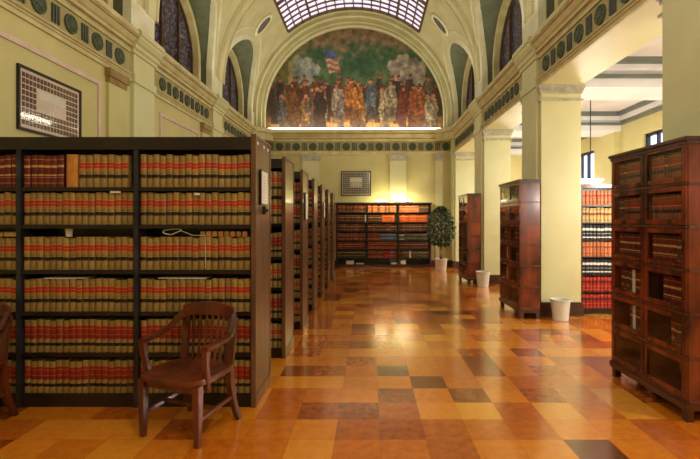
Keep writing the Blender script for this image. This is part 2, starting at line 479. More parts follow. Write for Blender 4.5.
# ---- lunette windows
k=2
for sgn,xo,sh in ((-1,XWL,SL),(1,XWR,SR)):
    for c0 in BC[1:]:
        c=c0+sh; fr=MB(); pn=MB(); rw=1.15
        A=arc_st(c,rw); A2=arc_st(c,rw-.04)
        pn.add([(xo+sgn*0.05,)+p[:2] for p in A],[tuple(range(len(A)))])
        fr.sweep(None,[[(xo,)+A2[q_][:2],(xo,)+A[q_][:2],(xo+sgn*.06,)+A[q_][:2],(xo+sgn*.06,)+A2[q_][:2]] for q_ in range(len(A))])
        for yy in (-0.4,0.4):
            h=math.sqrt(rw*rw-yy*yy); fr.box(min(xo,xo+sgn*.06),max(xo,xo+sgn*.06),c+yy-0.012,c+yy+0.012,ZC,Z1+h)
        fr.box(min(xo,xo+sgn*.06),max(xo,xo+sgn*.06),c-rw,c+rw,ZC-.01,ZC+0.05)
        o=fr.build('window_%d'%k,M['bronze']); struct(o,'half-round leaded window above the cornice'); k+=1
        pn.build('pane',M['leaded'],o)
# ---- aisle windows
for a,b in WN:
    fr=MB(); 
    for (y0,y1,z0,z1) in ((a,a+.07,2.55,3.46),(b-.07,b,2.55,3.46),(a,b,2.55,2.62),(a,b,3.39,3.46),((a+b)/2-.2,(a+b)/2-.16,2.55,3.46),((a+b)/2+.16,(a+b)/2+.2,2.55,3.46)):
        fr.box(XO+0.05,XO+0.12,y0,y1,z0,z1)
    o=fr.build('window_%d'%k,M['black']); struct(o,'small high daylight window of the side aisle'); k+=1
    pn=MB(); pn.box(XO+0.12,XO+0.14,a,b,2.55,3.46); pn.build('pane',M['daywin'],o)

# ---- entablature (cornice, frieze, medallions) left, right, far
def profile(sgn,xw):
    """cornice outline in (x,z); projects from xw in direction -sgn"""
    P_=[(0,ZB),(0.03,ZB),(0.03,ZB+.05),(0.05,ZB+.06),(0.05,ZB+.12),(0.0,ZB+.13)]
    Q_=[(0,4.17),(0.03,4.17),(0.04,4.22),(0.07,4.24),(0.07,4.30),(0.10,4.32),(0.14,4.38),(0.15,4.42),(0.17,4.43),(0.17,4.48),(0.15,ZC),(-0.28,ZC)]
    return [(xw-sgn*a,z) for a,z in P_],[(xw-sgn*a,z) for a,z in Q_]+[(xw+sgn*0.28,4.17)]
def rosette(mb,p,nrm,r):
    """disc medallion with petals at p facing along nrm (axis letter and sign)"""
    ax,s=nrm
    prof=[(0.0,0.028*s),(r*0.25,0.028*s),(r*0.32,0.014*s),(r*0.72,0.012*s),(r*0.8,0.026*s),(r*0.95,0.026*s),(r,0.0)]
    mb.lathe(prof,p,20,0,axis=ax)
    for k_ in range(8):
        a=2*PI*k_/8
        if ax=='x': mb.bar((p[0]+0.018*s,p[1]+r*.3*math.cos(a),p[2]+r*.3*math.sin(a)),(p[0]+0.018*s,p[1]+r*.7*math.cos(a),p[2]+r*.7*math.sin(a)),r*.2,0.01,up=(1,0,0))
        else: mb.bar((p[0]+r*.3*math.cos(a),p[1]+0.018*s,p[2]+r*.3*math.sin(a)),(p[0]+r*.7*math.cos(a),p[1]+0.018*s,p[2]+r*.7*math.sin(a)),r*.2,0.01,up=(0,1,0))
for sgn,xw,nm,ly in ((-1,XL,'trim_4','left'),(1,XR,'trim_5','right')):
    p1,p2=profile(sgn,xw)
    e=MB(); e.prism(p2,'y',YB,YF-0.55)
    e.prism(p1,'y',YB,YF)
    o=e.build(nm,M['cream']); struct(o,'long moulded cornice on the %s side of the hall'%ly)
    gl=MB()
    for za,d in ((4.245,0.075),(4.395,0.152),(ZB+0.09,0.055)):
        x0=xw; x1=xw-sgn*d; gl.box(min(x0,x1),max(x0,x1),YB,YF-0.6,za-0.012,za+0.012)
    gl.build('gilt_fillet',M['gold'],o)
    fz=MB(); x1=xw-sgn*0.012; fz.box(min(xw,x1),max(xw,x1),YB,YF-0.3,ZB+0.14,4.16)
    fz.build('frieze_field',M['freeze'],o)
    for c in BC[1:]:
        for i in range(5):
            mb=MB(); rosette(mb,(xw-sgn*0.012,c+(SL+.02 if sgn<0 else .04)+(i-2)*0.55,4.0),('x',-sgn),0.12)
            mb.build('medallion',M['medal'],o,smooth=True)
        for i in range(-2,2):
            mb=MB(); cc=c+(SL+.02 if sgn<0 else .04); yc=cc+(i+.5)*0.55
            for j in (-1,0,1):
                xa,xb=xw-sgn*0.012,xw-sgn*0.034
                mb.box(min(xa,xb),max(xa,xb),yc+j*0.05-0.013,yc+j*0.05+0.013,3.89,4.11)
            mb.build('frieze_bars',M['bar'],o)
# pier blocks through the frieze
for sgn,xw,nm in ((-1,XL,'trim_6'),(1,XR,'trim_7')):
    e=MB()
    for y0 in PF:
        y0=y0+(SL if sgn<0 and y0!=3.42 else 0)
        x1=xw-sgn*0.055; y1=min(y0+PD-0.08,YF-0.02)
        e.box(min(xw,x1),max(xw,x1),y0+0.08,y1,0.0,4.17)
        e.prism([(px_-sgn*.045,pz_+.004) for px_,pz_ in profile(sgn,xw)[1]],'y',y0+0.02,min(y0+PD-0.02,YF-.6))
        x2=xw-sgn*0.08; e.box(min(xw,x2),max(xw,x2),y0+0.06,min(y0+PD-0.06,YF-.02),ZB+0.0,ZB+0.13)
    struct(e.build(nm,M['pillar']))
# far entablature
e=MB(); p1=[(-a,z) for a,z in [(0,ZB),(0.03,ZB),(0.03,ZB+.05),(0.05,ZB+.06),(0.05,ZB+.12),(0.0,ZB+.13)]]
e.prism([(YF-a,z) for a,z in [(0,ZB),(0.03,ZB),(0.03,ZB+.05),(0.05,ZB+.06),(0.05,ZB+.12),(0.0,ZB+.13)]],'x',XL,XR)
e.prism([(YF-a,z) for a,z in [(0,4.17),(0.05,4.17),(0.06,4.22),(0.10,4.24),(0.10,4.30),(0.16,4.34),(0.24,4.38),(0.26,4.42),(0.30,4.43),(0.30,4.48),(0.28,ZC),(0,ZC)]],'x',XL,XR)
# chamfered corners
for sgn,xw in ((-1,XL),(1,XR)):
    e.prism([(xw,YF),(xw,YF-0.75),(xw-sgn*0.17,YF-0.75),(xw-sgn*0.62,YF-0.30),(xw-sgn*0.62,YF)],'z',4.40,ZC+0.005)
    e.prism([(xw,YF),(xw,YF-0.66),(xw-sgn*0.08,YF-0.66),(xw-sgn*0.56,YF-0.18),(xw-sgn*0.56,YF)],'z',4.17,4.40)
o=e.build('trim_8',M['cream']); struct(o,'moulded cornice under the painted half-round wall')
gl=MB(); gl.box(XL+.6,XR-.6,YF-0.262,YF-.05,4.385,4.41); gl.box(XL,XR,YF-0.105,YF-.01,4.245,4.27); gl.build('gilt_fillet',M['gold'],o)
fz=MB(); fz.box(XL,XR,YF-0.012,YF,ZB+0.14,4.16); fz.build('frieze_field',M['freeze'],o)
xs=[XC-0.28+0.556*(i-5) for i in range(12)]
for i,x in enumerate(xs):
    if x<XR-.15 and x>XL+.15:
        mb=MB(); rosette(mb,(x,YF-0.012,4.0),('y',-1),0.13); mb.build('medallion',M['medal'],o,smooth=True)
    xb=x+0.278
    if xb<XR-.1:
        mb=MB()
        for j in (-1,0,1): mb.box(xb+j*.06-.016,xb+j*.06+.016,YF-0.034,YF-.012,3.88,4.12)
        mb.build('frieze_bars',M['bar'],o)
# far wall pilasters
e=MB(); cp=MB()
for x in (0.97,-1.94,XR-0.45,XL+0.45,):
    hw=0.27 if abs(x-XC)<2 else 0.12
    e.box(x-hw,x+hw,YF-0.07,YF,0.0,ZB); cp.box(x-hw-.04,x+hw+.04,YF-0.11,YF,ZB-0.09,ZB-0.003); cp.box(x-hw-.02,x+hw+.02,YF-0.09,YF,ZB-0.2,ZB-0.09)
    
o=e.build('trim_9',M['pillar']); struct(o,'flat pilasters on the far wall'); cp.build('capital',M['capital'],o)
# archivolt around mural
arc=MB()
def archband(r0,r1,ya,yb,zz=Z0,n=48):
    rs=[]
    for i in range(n+1):
        a=PI*i/n; c_,s_=math.cos(a),math.sin(a)
        def q(r,y): return (XC-r*c_,y,zz+r*s_)
        rs.append([q(r0,ya),q(r1,ya),q(r1,yb),q(r0,yb)])
    rs=[[(XC-r0,ya,ZC),(XC-r1,ya,ZC),(XC-r1,yb,ZC),(XC-r0,yb,ZC)]]+rs+[[(XC+r0,ya,ZC),(XC+r1,ya,ZC),(XC+r1,yb,ZC),(XC+r0,yb,ZC)]]
    arc.sweep(None,rs)
archband(2.96,R+0.02,YF-0.20,YF-0.0)
archband(3.04,R+0.02,YF-0.34,YF-0.2)
archband(3.16,R+0.02,YF-0.50,YF-0.34)
o=arc.build('trim_14',M['vault'],smooth=True); struct(o,'stepped plaster arch framing the mural')
arc=MB(); archband(2.94,2.98,YF-0.22,YF-0.19); archband(3.14,3.17,YF-0.52,YF-0.49)
arc.build('arch_bead',M['rib'],o,smooth=True)

# ---- mural (flat painted lunette)
RM=2.96; ZM=ZC+0.03
rnd=random.Random(31)
figs=[]
pal=[(150,84,36),(120,62,30),(70,44,34),(48,36,34),(186,168,130),(176,104,40),(88,96,104),(96,70,44),(200,186,150),(130,48,30),(60,70,60),(160,120,70)]
for i in range(64):
    x=rnd.uniform(-2.75,2.75); back=i<34
    hy=rnd.uniform(1.45,1.8) if back else rnd.uniform(1.05,1.5)
    figs.append((x,hy,rnd.uniform(0.10,0.16),rnd.choice(pal),0.0 if not back else 0.5))
figs+=[(-0.15,1.62,0.15,(206,120,44),0),(0.10,1.55,0.17,(210,132,50),0),(0.55,1.62,0.15,(92,120,140),0),(1.2,1.6,0.2,(186,176,140),0),
       (-0.6,1.5,0.13,(190,180,166),0),(-0.45,1.35,0.12,(160,150,140),0),(-1.15,1.35,0.2,(44,32,30),0),(2.0,1.45,0.15,(176,80,36),0),(2.15,1.35,0.15,(190,100,50),0),(-2.1,1.5,0.17,(140,80,36),0),(1.6,1.4,.15,(110,40,28),0)]
def mix(a,b,t): return tuple(a[i]*(1-t)+b[i]*t for i in range(3))
def paint(x,z):
    X0,ZZ0=x,z
    x+=0.035*noise.noise(Vector((X0*6,ZZ0*5,11.)))+.03*noise.noise(Vector((X0*17,ZZ0*15,5.))); z+=0.04*noise.noise(Vector((X0*7,ZZ0*5,21.)))+.03*noise.noise(Vector((X0*19,ZZ0*15,9.)))
    nz=noise.noise(Vector((x*1.6,z*1.6,3.1))); n2=noise.noise(Vector((x*5,z*5,7.7))); n3=noise.noise(Vector((x*14,z*14,1.7)))
    if z>1.5:
        col=mix((52,84,52),(84,104,66),0.5+nz)
        if z>2.35: col=mix(col,(134,100,76),min(.8,max(0,(z-2.5)*1.4+n2)))
        d=((x+1.75)/0.55)**2+((z-1.95)/0.5)**2
        if d<1+n2*.6: col=mix((112,128,128),(140,140,124),0.5+n2)
        d=((x-1.75)/0.62)**2+((z-1.9)/0.6)**2
        if d<1+n2*.6: col=mix((118,112,110),(150,136,116),0.5+n2)
        if x<-2.0: col=mix(col,(150,120,50),0.5)
        # flag
        fx,fz=(x+0.72)+0.25*(z-2.2),z-2.25
        if abs(fx)<0.2 and -0.32<fz<0.42:
            w_=fz+0.05*math.sin(fx*12)
            col=(160,84,62) if int((w_+2)*11)%2 else (176,156,130)
            if fz>0.12: col=(78,92,120)
    else:
        col=mix((96,62,34),(60,40,26),0.5+nz+n2*.4)
    if z<0.45: col=mix((164,120,62),(116,76,38),0.5+n2*0.9)
    if z<0.25: col=mix(col,(176,140,84),0.4)
    for (fx,hy,wd,c,dim) in figs:
        dx=x-fx-0.02*math.sin(z*9+fx*5)
        if abs(dx)>wd*1.3 or z>hy+0.1: continue
        if z>hy-0.09:
            if (dx/0.065)**2+((z-hy)/0.09)**2<1: col=mix((176,116,78),(70,44,34),0.85 if z>hy+.02 else 0.0 if not dim else .35)
        else:
            t=(hy-0.09-z)/1.2; ww=wd*(0.65+0.45*min(1,t*4))*(1.0 if t<0.5 else 1.0-0.35*(t-0.5))
            if t<1.0 and abs(dx)<ww:
                sh=0.85+0.14*math.sin(dx*30+z*7+fx*9)+.35*n3; cc=tuple(v_*sh for v_ in c); cc=mix(mix(cc,(96,62,36),.3),(54,38,30),dim)
                if t>0.62: cc=mix(cc,(70,48,34),0.6)
                col=cc
    k_=1+0.25*n2+0.22*n3
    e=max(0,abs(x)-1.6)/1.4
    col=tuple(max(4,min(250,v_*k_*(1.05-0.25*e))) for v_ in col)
    return lin(col)
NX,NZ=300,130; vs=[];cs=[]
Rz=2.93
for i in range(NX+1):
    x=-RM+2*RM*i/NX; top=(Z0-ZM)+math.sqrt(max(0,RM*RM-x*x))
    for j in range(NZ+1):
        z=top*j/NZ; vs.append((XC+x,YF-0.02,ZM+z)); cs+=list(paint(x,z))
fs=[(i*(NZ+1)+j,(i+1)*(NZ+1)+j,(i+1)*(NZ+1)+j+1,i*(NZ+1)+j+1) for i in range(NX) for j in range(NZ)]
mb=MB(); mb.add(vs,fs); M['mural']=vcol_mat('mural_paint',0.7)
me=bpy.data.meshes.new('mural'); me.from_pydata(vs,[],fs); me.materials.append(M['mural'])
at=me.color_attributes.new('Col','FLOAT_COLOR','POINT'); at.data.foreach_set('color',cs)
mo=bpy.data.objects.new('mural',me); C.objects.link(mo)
tag(mo,'half-round painted mural of a robed crowd with a striped flag','mural')
# cove lamp on the ledge below the mural
mb=MB(); mb.tube([(XC-2.85,YF-0.16,ZC+0.04),(XC+2.85,YF-0.16,ZC+0.04)],0.04,8)
tag(mb.build('cove_lamp',M['cove'],smooth=True),'long bright lamp tube on the ledge below the mural','lamp')

# ---- pillars
for i,y0 in enumerate(PF):
    y1=min(y0+PD,YF-0.02)
    pm=MB(); pm.box(XR,XR+PW,y0,y1,0,ZB)
    o=pm.build('pillar',M['pillar']); struct(o,'square cream pillar of the right-hand arcade'); 
    cp=MB()
    for (d,za,zb) in ((0.03,ZB-0.25,ZB-0.22),(0.02,ZB-0.13,ZB-0.09),(0.035,ZB-0.09,ZB-0.05),(0.048,ZB-0.05,ZB-0.001)):
        cp.box(XR-d,XR+PW+d,y0-d,y1+min(d,YF-y1-.001),za,zb)
    cp.build('capital',M['capital'],o)
    bb=MB(); bb.box(XR-0.075,XR+PW+0.03,y0-0.03,min(y1+0.03,YF-.001),0,0.2); bb.box(XR-0.068,XR+PW+0.02,y0-0.02,min(y1+.02,YF-.001),0.2,0.225); bb.build('plinth',M['base'],o)
# baseboards
mb=MB(); mb.box(XL,XO,YF-0.025,YF,0,0.2); struct(mb.build('baseboard_back',M['base']))
mb=MB(); mb.box(XL,XL+0.075,YB,YF-.03,0,0.2); struct(mb.build('baseboard_left',M['base']))
mb=MB(); mb.box(XO-0.025,XO,YB,YF-.03,0,0.2); struct(mb.build('baseboard_right',M['base']))
# left wall panel mouldings and small pilasters
pl=MB(); sp=MB(); cp=MB()
for k_,y0 in enumerate([q+SL for q in (0.06,3.66,7.26,10.86,14.46)]):
    for yy in (y0-0.58,):
        if yy<YB+.2 or yy>YF-.6: continue
        sp.box(XL,XL+0.045,yy,yy+0.44,0.2,ZB-0.05); cp.box(XL,XL+0.09,yy-.03,yy+.47,ZB-0.12,ZB-0.002); cp.box(XL,XL+0.065,yy-.01,yy+.45,ZB-0.2,ZB-0.12)
    a,b=y0+PD+0.22,y0+P-0.72
    if b<YF:
        for (ya,yb,za,zb) in ((a,b,3.42,3.48),(a,b,0.9,0.96),(a,a+.06,.96,3.42),(b-.06,b,.96,3.42)): pl.box(XL,XL+0.02,ya,yb,za,zb)
o=pl.build('trim_15',M['pinkline']); struct(o,'pale rose panel moulding on the left wall')
o=sp.build('trim_16',M['wall']); struct(o,'slim pilasters on the left wall'); cp.build('capital',M['gold'],o)

# ---- right aisle ceiling: coffers and cross beams
ac=MB(); ac.box(XR+PW,XO+0.3,YB,YF,4.14,4.3); struct(ac.build('ceiling_aisle',M['white']))
bm=MB(); gb=MB(); wp=MB()
for y0 in PF:
    y1=min(y0+PD,YF)
    bm.box(XR+PW,XO,y0+0.02,y1-.02,ZB-0.02,4.14)
    wp.box(XO-0.12,XO,y0+0.1,y1-.1,0.2,ZB-0.02)
edges=[]
for i in range(len(PF)):
    ya=YB if i==0 else PF[i-1]+PD-.02; yb=PF[i]+.02
    x0,x1=XR+PW,XO
    for (d0,za,zb) in ((0.16,4.04,4.139),(0.10,3.95,4.04),):
        m_=gb if za>4.0 else bm
        m_.box(x0,x1,ya,ya+d0,za,zb); m_.box(x0,x1,yb-d0,yb,za,zb); m_.box(x0,x0+d0,ya+d0,yb-d0,za,zb); m_.box(x1-d0,x1,ya+d0,yb-d0,za,zb)
    for (d0,za,zb) in ((0.05,3.84,3.90),):
        gb.box(x0,x1,ya,ya+d0,za,zb); gb.box(x0,x1,yb-d0,yb,za,zb); gb.box(x0,x0+d0,ya+d0,yb-d0,za,zb); gb.box(x1-d0,x1,ya+d0,yb-d0,za,zb)
o=bm.build('trim_17',M['white']); struct(o,'white cross beams of the side aisle ceiling'); gb.build('grey_band',M['greyband'],o); wp.build('wall_pilaster',M['wall'],o)

# ------------------------------------------------------------------ books
def book_mesh(name,w,h,d,bands,mats):
    """bands: list of (z fraction from bottom, material index) going up; rounded spine towards -y"""
    prof=[(-w/2,0.012),(-w/2*0.72,0.004),(-w*0.2,0.0),(w*0.2,0.0),(w/2*0.72,0.004),(w/2,0.012)]
    mb=MB(); zs=[b_[0]*h for b_ in bands]+[h]
    n=len(prof)
    for k_,(fz,mi) in enumerate(bands):
        z0,z1=zs[k_],zs[k_+1]
        vs=[(p[0],p[1],z0) for p in prof]+[(p[0],p[1],z1) for p in prof]
        mb.add(vs,[(i,i+1,n+i+1,n+i) for i in range(n-1)],mi)
    # covers, top with pages
    c=0
    mb.add([(-w/2,.012,0),(-w/2,d,0),(-w/2,d,h),(-w/2,.012,h)],[(0,1,2,3)],c)
    mb.add([(w/2,.012,0),(w/2,d,0),(w/2,d,h),(w/2,.012,h)],[(0,1,2,3)],c)
    t=min(0.003,w*.15)
    mb.add([(p[0],p[1],h) for p in prof]+[(w/2,.02,h),(-w/2,.02,h)],[tuple(range(8))],c)
    mb.add([(-w/2,.02,h),(-w/2+t,.02,h),(-w/2+t,d,h),(-w/2,d,h)],[(0,1,2,3)],c)
    mb.add([(w/2-t,.02,h),(w/2,.02,h),(w/2,d,h),(w/2-t,d,h)],[(0,1,2,3)],c)
    pi_=len(mats)-1
    mb.add([(-w/2+t,.02,h-.004),(w/2-t,.02,h-.004),(w/2-t,d-.004,h-.004),(-w/2+t,d-.004,h-.004)],[(0,1,2,3)],pi_)
    mb.add([(-w/2+t,d-.004,0),(w/2-t,d-.004,0),(w/2-t,d-.004,h-.004),(-w/2+t,d-.004,h-.004)],[(0,1,2,3)],pi_)
    mb.add([(-w/2,.012,0),(w/2,.012,0),(w/2,d,0),(-w/2,d,0)],[(0,1,2,3)],c)
    me=bpy.data.meshes.new(name); me.from_pydata(mb.v,[],mb.f)
    for m in mats: me.materials.append(m)
    me.polygons.foreach_set('material_index',mb.m)
    return me
ST={
 'tan':([(0,0),(.27,2),(.28,3),(.285,2),(.395,3),(.405,0),(.5,3),(.51,0),(.56,3),(.575,1),(.66,3),(.67,1),(.76,3),(.775,0),(.9,3),(.91,0)],['tan','red','blk','gilt','page']),
 'tanlow':([(0,0),(.2,2),(.3,0),(.42,1),(.55,3),(.56,1),(.72,3),(.73,1),(.82,3),(.83,0)],['tan','dred','blk','gilt','page']),
 'maroon':([(0,0),(.12,1),(.135,0),(.3,1),(.31,0),(.36,1),(.40,0),(.62,1),(.69,0),(.86,1),(.875,0)],['maroon','gilt','page']),
 'brown':([(0,0),(.15,1),(.17,0),(.4,2),(.5,0),(.62,1),(.64,3),(.76,0),(.9,1),(.92,0)],['brown','gilt','blk','dred','page']),
 'dark':([(0,0),(.2,1),(.22,0),(.6,1),(.66,0),(.85,1),(.87,0)],['dbrown','gilt','page']),
 'orange':([(0,0),(.3,1),(.34,0),(.7,1),(.78,0)],['orange','gilt','page']),
 'blue':([(0,0),(.3,1),(.33,0),(.7,1),(.78,0)],['blue','white','page']),
 'green':([(0,0),(.3,1),(.33,0),(.7,1),(.78,0)],['green','gilt','page']),
 'cream':([(0,0),(.15,1),(.18,0),(.5,1),(.66,0),(.85,1),(.88,0)],['cream','brown','page']),
 'salmon':([(0,0),(.2,1),(.24,0),(.6,1),(.7,0)],['salmon','dred','page']),
 'navy':([(0,0),(.12,1),(.2,0),(.4,1),(.42,0),(.62,1),(.78,0)],['navy','white','page']),
 'crimson':([(0,0),(.1,1),(.12,0),(.35,1),(.37,0),(.6,2),(.7,0),(.85,1),(.87,0)],['crimson','gilt','blk','page']),
 'white':([(0,0),(.7,1),(.72,0)],['white','blk','page']),
 'plain':([(0,0)],['plaintan','page']),
}
_cache={}
def get_book(style,w,h,d):
    key=(style,round(w,3),round(h,3),round(d,3))
    if key not in _cache:
        bands,ms=ST[style]; _cache[key]=book_mesh('law_book',key[1],key[2],key[3],bands,[B[q] for q in ms])
    return _cache[key]
proto=bpy.data.objects.new('law_book',None)
KIND={'tan':'tan_law_book','tanlow':'tan_law_book','maroon':'maroon_law_book','brown':'brown_volume','dark':'dark_brown_volume','orange':'orange_volume','blue':'blue_volume','green':'green_volume','cream':'cream_volume','salmon':'salmon_volume','navy':'black_banded_volume','crimson':'crimson_volume','white':'white_volume','plain':'ochre_volume'}
REST=[]; NT=[0]
def place_book(style,w,h,d,x,y,z,rz,label,group,name=None):
    name=name or KIND[style]
    if name=='tan_law_book':
        vis=369+450*(x+w/2)/y>0
        NT[0]+=1 if vis else 0
        if NT[0]>300 or not vis:
            REST.append((get_book(style,w,h,d),x,y,z)); return None
    if len(label.split())>16: print('LONG',len(label.split()),label)
    o=bpy.data.objects.new(name,get_book(style,w,h,d)); C.objects.link(o)
    o.location=(x,y,z); o.rotation_euler=(0,0,rz)
    tag(o,label,'book',group); return o
DESC={'tan':'tan book, red and black bands','tanlow':'tan book, broad dark red band','maroon':'maroon gilt-lined book',
 'brown':'brown leather volume','dark':'dark brown volume','orange':'bright orange volume','blue':'blue volume',
 'green':'dull green volume','cream':'cream volume','salmon':'salmon brown volume','navy':'black and white volume','crimson':'crimson volume',
 'white':'white spined volume','plain':'wide ochre volume'}
ORD=['top','second','third','fourth','fifth','sixth','seventh']

def shelf_row(x0,x1,yfront,z,style,w,h,d,where,group,rng,axis='x',limit=None,gap=0.002,rz=0.0,hv=0.0):
    """books side by side; style may be a function of position"""
    t=x0; i=0
    while True:
        st=style(i,(t-x0)/(x1-x0)) if callable(style) else style
        if st is None: t+=w; i+=1; 
        else:
            ww=w*(1.0 if not hv else rng.choice((0.85,1,1.15))); ww=round(ww,3)
            if t+ww>x1: break
            if limit and i>=limit: break
            hh=round(h*(1-rng.choice((0,0,0.02,0.04))*(1 if not hv else hv)),3)
            lab=DESC[st]+', '+where
            if axis=='x': place_book(st,ww-gap,hh,d,t+ww/2,yfront+rng.choice((0,0,.004,.008)),z,rz,lab,group)
            else: place_book(st,ww-gap,hh,d,yfront+rng.choice((0,.004,.008)),t+ww/2,z,-PI/2,lab,group)
            t+=ww; i+=1
        if t>=x1-0.01: break

# ---- book stacks on the left
rowz=[1.823,1.513,1.137,0.79,0.45,0.112]
SX=-0.94; SD=0.56; YS=[3.72+1.32*k_ for k_ in range(7)]
posts=[-0.955,-1.925,-2.895,-3.66]
stk_words=['nearest','second','third','fourth','fifth','sixth','last']
def make_stack():
    t=thing('book_stack','x','bookshelf')
    fr=MB()
    fr.box(-3.67,SX-0.03,0.0,SD,2.17,2.235)         # top canopy
    fr.box(-3.68,SX-0.028,-0.012,0.03,2.13,2.235)
    top=fr.build('top',M['stack'],t,bevel=0.004)
    bs=MB(); bs.box(-3.67,SX-0.03,0.01,SD-.01,0.0,rowz[-1]-.025); bs.build('base',M['stack'],t)
    bk=MB(); bk.box(-3.66,SX-0.03,SD/2-0.01,SD/2+0.01,rowz[-1]-.02,2.17); bk.build('back_panel',M['stack'],t)
    for z in rowz:
        sh=MB(); sh.box(-3.66,SX-0.03,0.012,SD-.012,z-0.025,z-0.001); sh.box(-3.66,SX-0.03,0.004,0.014,z-0.034,z-0.001); sh.build('shelf',M['stack'],t)
    for x in posts[1:]:
        ps=MB(); ps.box(x-0.018,x+0.018,-0.006,0.03,0,2.17); ps.box(x-0.018,x+0.018,0.03,SD/2-.01,rowz[-1],2.17); ps.build('post',[M['post']],t)
    ep=MB(); ep.box(SX-0.03,SX,-0.005,SD+.005,0.0,2.24); ep.box(SX-0.034,SX+0.006,-0.01,0.02,0,2.245); ep.box(SX-0.034,SX+0.006,SD-.02,SD+.01,0,2.245); ep.box(SX-0.034,SX+0.008,-0.012,SD+.012,2.235,2.26)
    ep.box(SX-.02,SX+.008,0,SD,0,.1)
    ep.build('end_panel',M['panel'],t,bevel=0.003)
    return t
s0=make_stack()
for i,y in enumerate(YS):
    o=s0 if i==0 else copy_tree(s0)
    o.location=(0,y,0); o['label']='tall dark double-sided book stack, %s from the camera along the left row'%stk_words[i] if i else 'nearest tall dark double-sided book stack, behind the wooden armchairs'
    o['group']='book stacks in the left row'
rng=random.Random(3)
bays=[('right bay',posts[1]+0.02,SX-0.035),('middle bay',posts[2]+0.02,posts[1]-0.02),('left bay',-3.64,posts[2]-0.02)]
for ri,z in enumerate(rowz):
    for bn,a,b in bays:
        w=(b-a-0.004)/(17 if bn!='left bay' else 13)
        h=0.272 if ri not in (1,) else 0.268
        st='tan' if ri<4 else 'tanlow'
        if ri==0 and bn=='left bay': st='maroon'
        where='%s shelf of nearest stack, %s'%(ORD[ri] if ri<5 else 'bottom',bn)
        grp='%s shelf books, nearest stack, %s'%(ORD[ri] if ri<5 else 'bottom',bn)
        if ri==0 and bn=='middle bay':
            shelf_row(a,a+0.34,3.735,z,'maroon',0.056,h,0.19,where,grp+', maroon',rng)
            place_book('plain',0.095,h,0.19,a+0.385+0.02,3.733,z,0,'wide ochre box volume with blank spine between maroon and tan books',None)
            shelf_row(a+0.46,b,3.735,z,st,0.0585,h,0.19,where,grp,rng)
        else:
            shelf_row(a,b,3.735,z,st,w,h,0.19,where,grp,rng)
for si in range(1,7):
    for ri,z in enumerate(rowz):
        n_=8 if si==1 else 6 if si<4 else 5
        b=SX-0.035; st=['tan','tan','tan','tanlow','tan','tanlow'][(ri+si)%6]
        if (ri,si) in ((0,2),(2,3),(1,5)): st='brown'
        shelf_row(b-n_*0.056-0.001,b,YS[si]+0.015,z,st,0.056,0.272,0.19,'aisle end of the %s stack, %s shelf'%(stk_words[si],ORD[ri] if ri<5 else 'bottom'),'%s shelf books of the %s stack'%(ORD[ri] if ri<5 else 'bottom',stk_words[si]),rng)
rb=MB(); rm=[]
for me,x,y,z in REST:
    idx=[]
    for m in me.materials:
        if m not in rm: rm.append(m)
        idx.append(rm.index(m))
    o_=len(rb.v); rb.v+=[(v_.co.x+x,v_.co.y+y,v_.co.z+z) for v_ in me.vertices]
    for p_ in me.polygons: rb.f.append(tuple(i+o_ for i in p_.vertices)); rb.m.append(idx[p_.material_index])
me=bpy.data.meshes.new('tan_law_books'); me.from_pydata(rb.v,[],rb.f)
for m in rm: me.materials.append(m)
me.polygons.foreach_set('material_index',rb.m)
o=bpy.data.objects.new('tan_law_books',me); C.objects.link(o); tag(o,'remaining tan law books filling the aisle ends of the farther stacks','books',kind='stuff')
# end panel placards
def placard(y,z0,z1,x,lab,w=0.24):
    t=thing('shelf_placard',lab,'sign',(x,y,z0),0,'placards on the stack ends')
    fr=MB(); fr.box(0,0.012,0,w,0,z1-z0); fr.build('holder',M['black'],t,bevel=0.002)
    p=MB(); p.box(0.012,0.014,0.025,w-.005,0.012,z1-z0-.012); pp=p.build('card',M['paper'],t)
    l=MB()
    for k_ in range(9): l.box(0.014,0.0145,0.06,w-.05-(k_%3)*.02,(z1-z0)*(0.12+0.085*k_),(z1-z0)*(0.12+0.085*k_)+.004)
    l.build('text_lines',mat('placard_ink',(170,166,156)),t)
    return t
placard(3.84,1.68,1.985,SX+0.008,'white placard in black holder on the end of the nearest stack')
placard(YS[2]+.16,1.55,1.95,SX+0.008,'white placard on the end of the third stack')
placard(YS[4]+.16,1.6,1.92,SX+0.008,'white placard on the end of the fifth stack')
mb=MB(); mb.box(0,0.03,0,0.06,0,0.07); mb.lathe([(0.0,0.045),(.012,.045),(.014,.03)],(0,.03,.035),12,0,'x')
tag(mb.build('card_pocket',M['stack'],loc=(SX+0.007,3.93,1.6)),'small dark latch box below the placard on the nearest stack end','fixture')
for k_,yy in enumerate((3.76,3.98,4.14)):
    mb=MB(); mb.lathe([(0,.008),(.012,.006),(.016,0)],(0,0,0),10,0,'x'); tag(mb.build('rail_screw',M['paper'],loc=(SX+0.0085,yy,2.19),smooth=True),'small pale screw cap near the top of the nearest stack end','screw','screw caps on the nearest stack end')
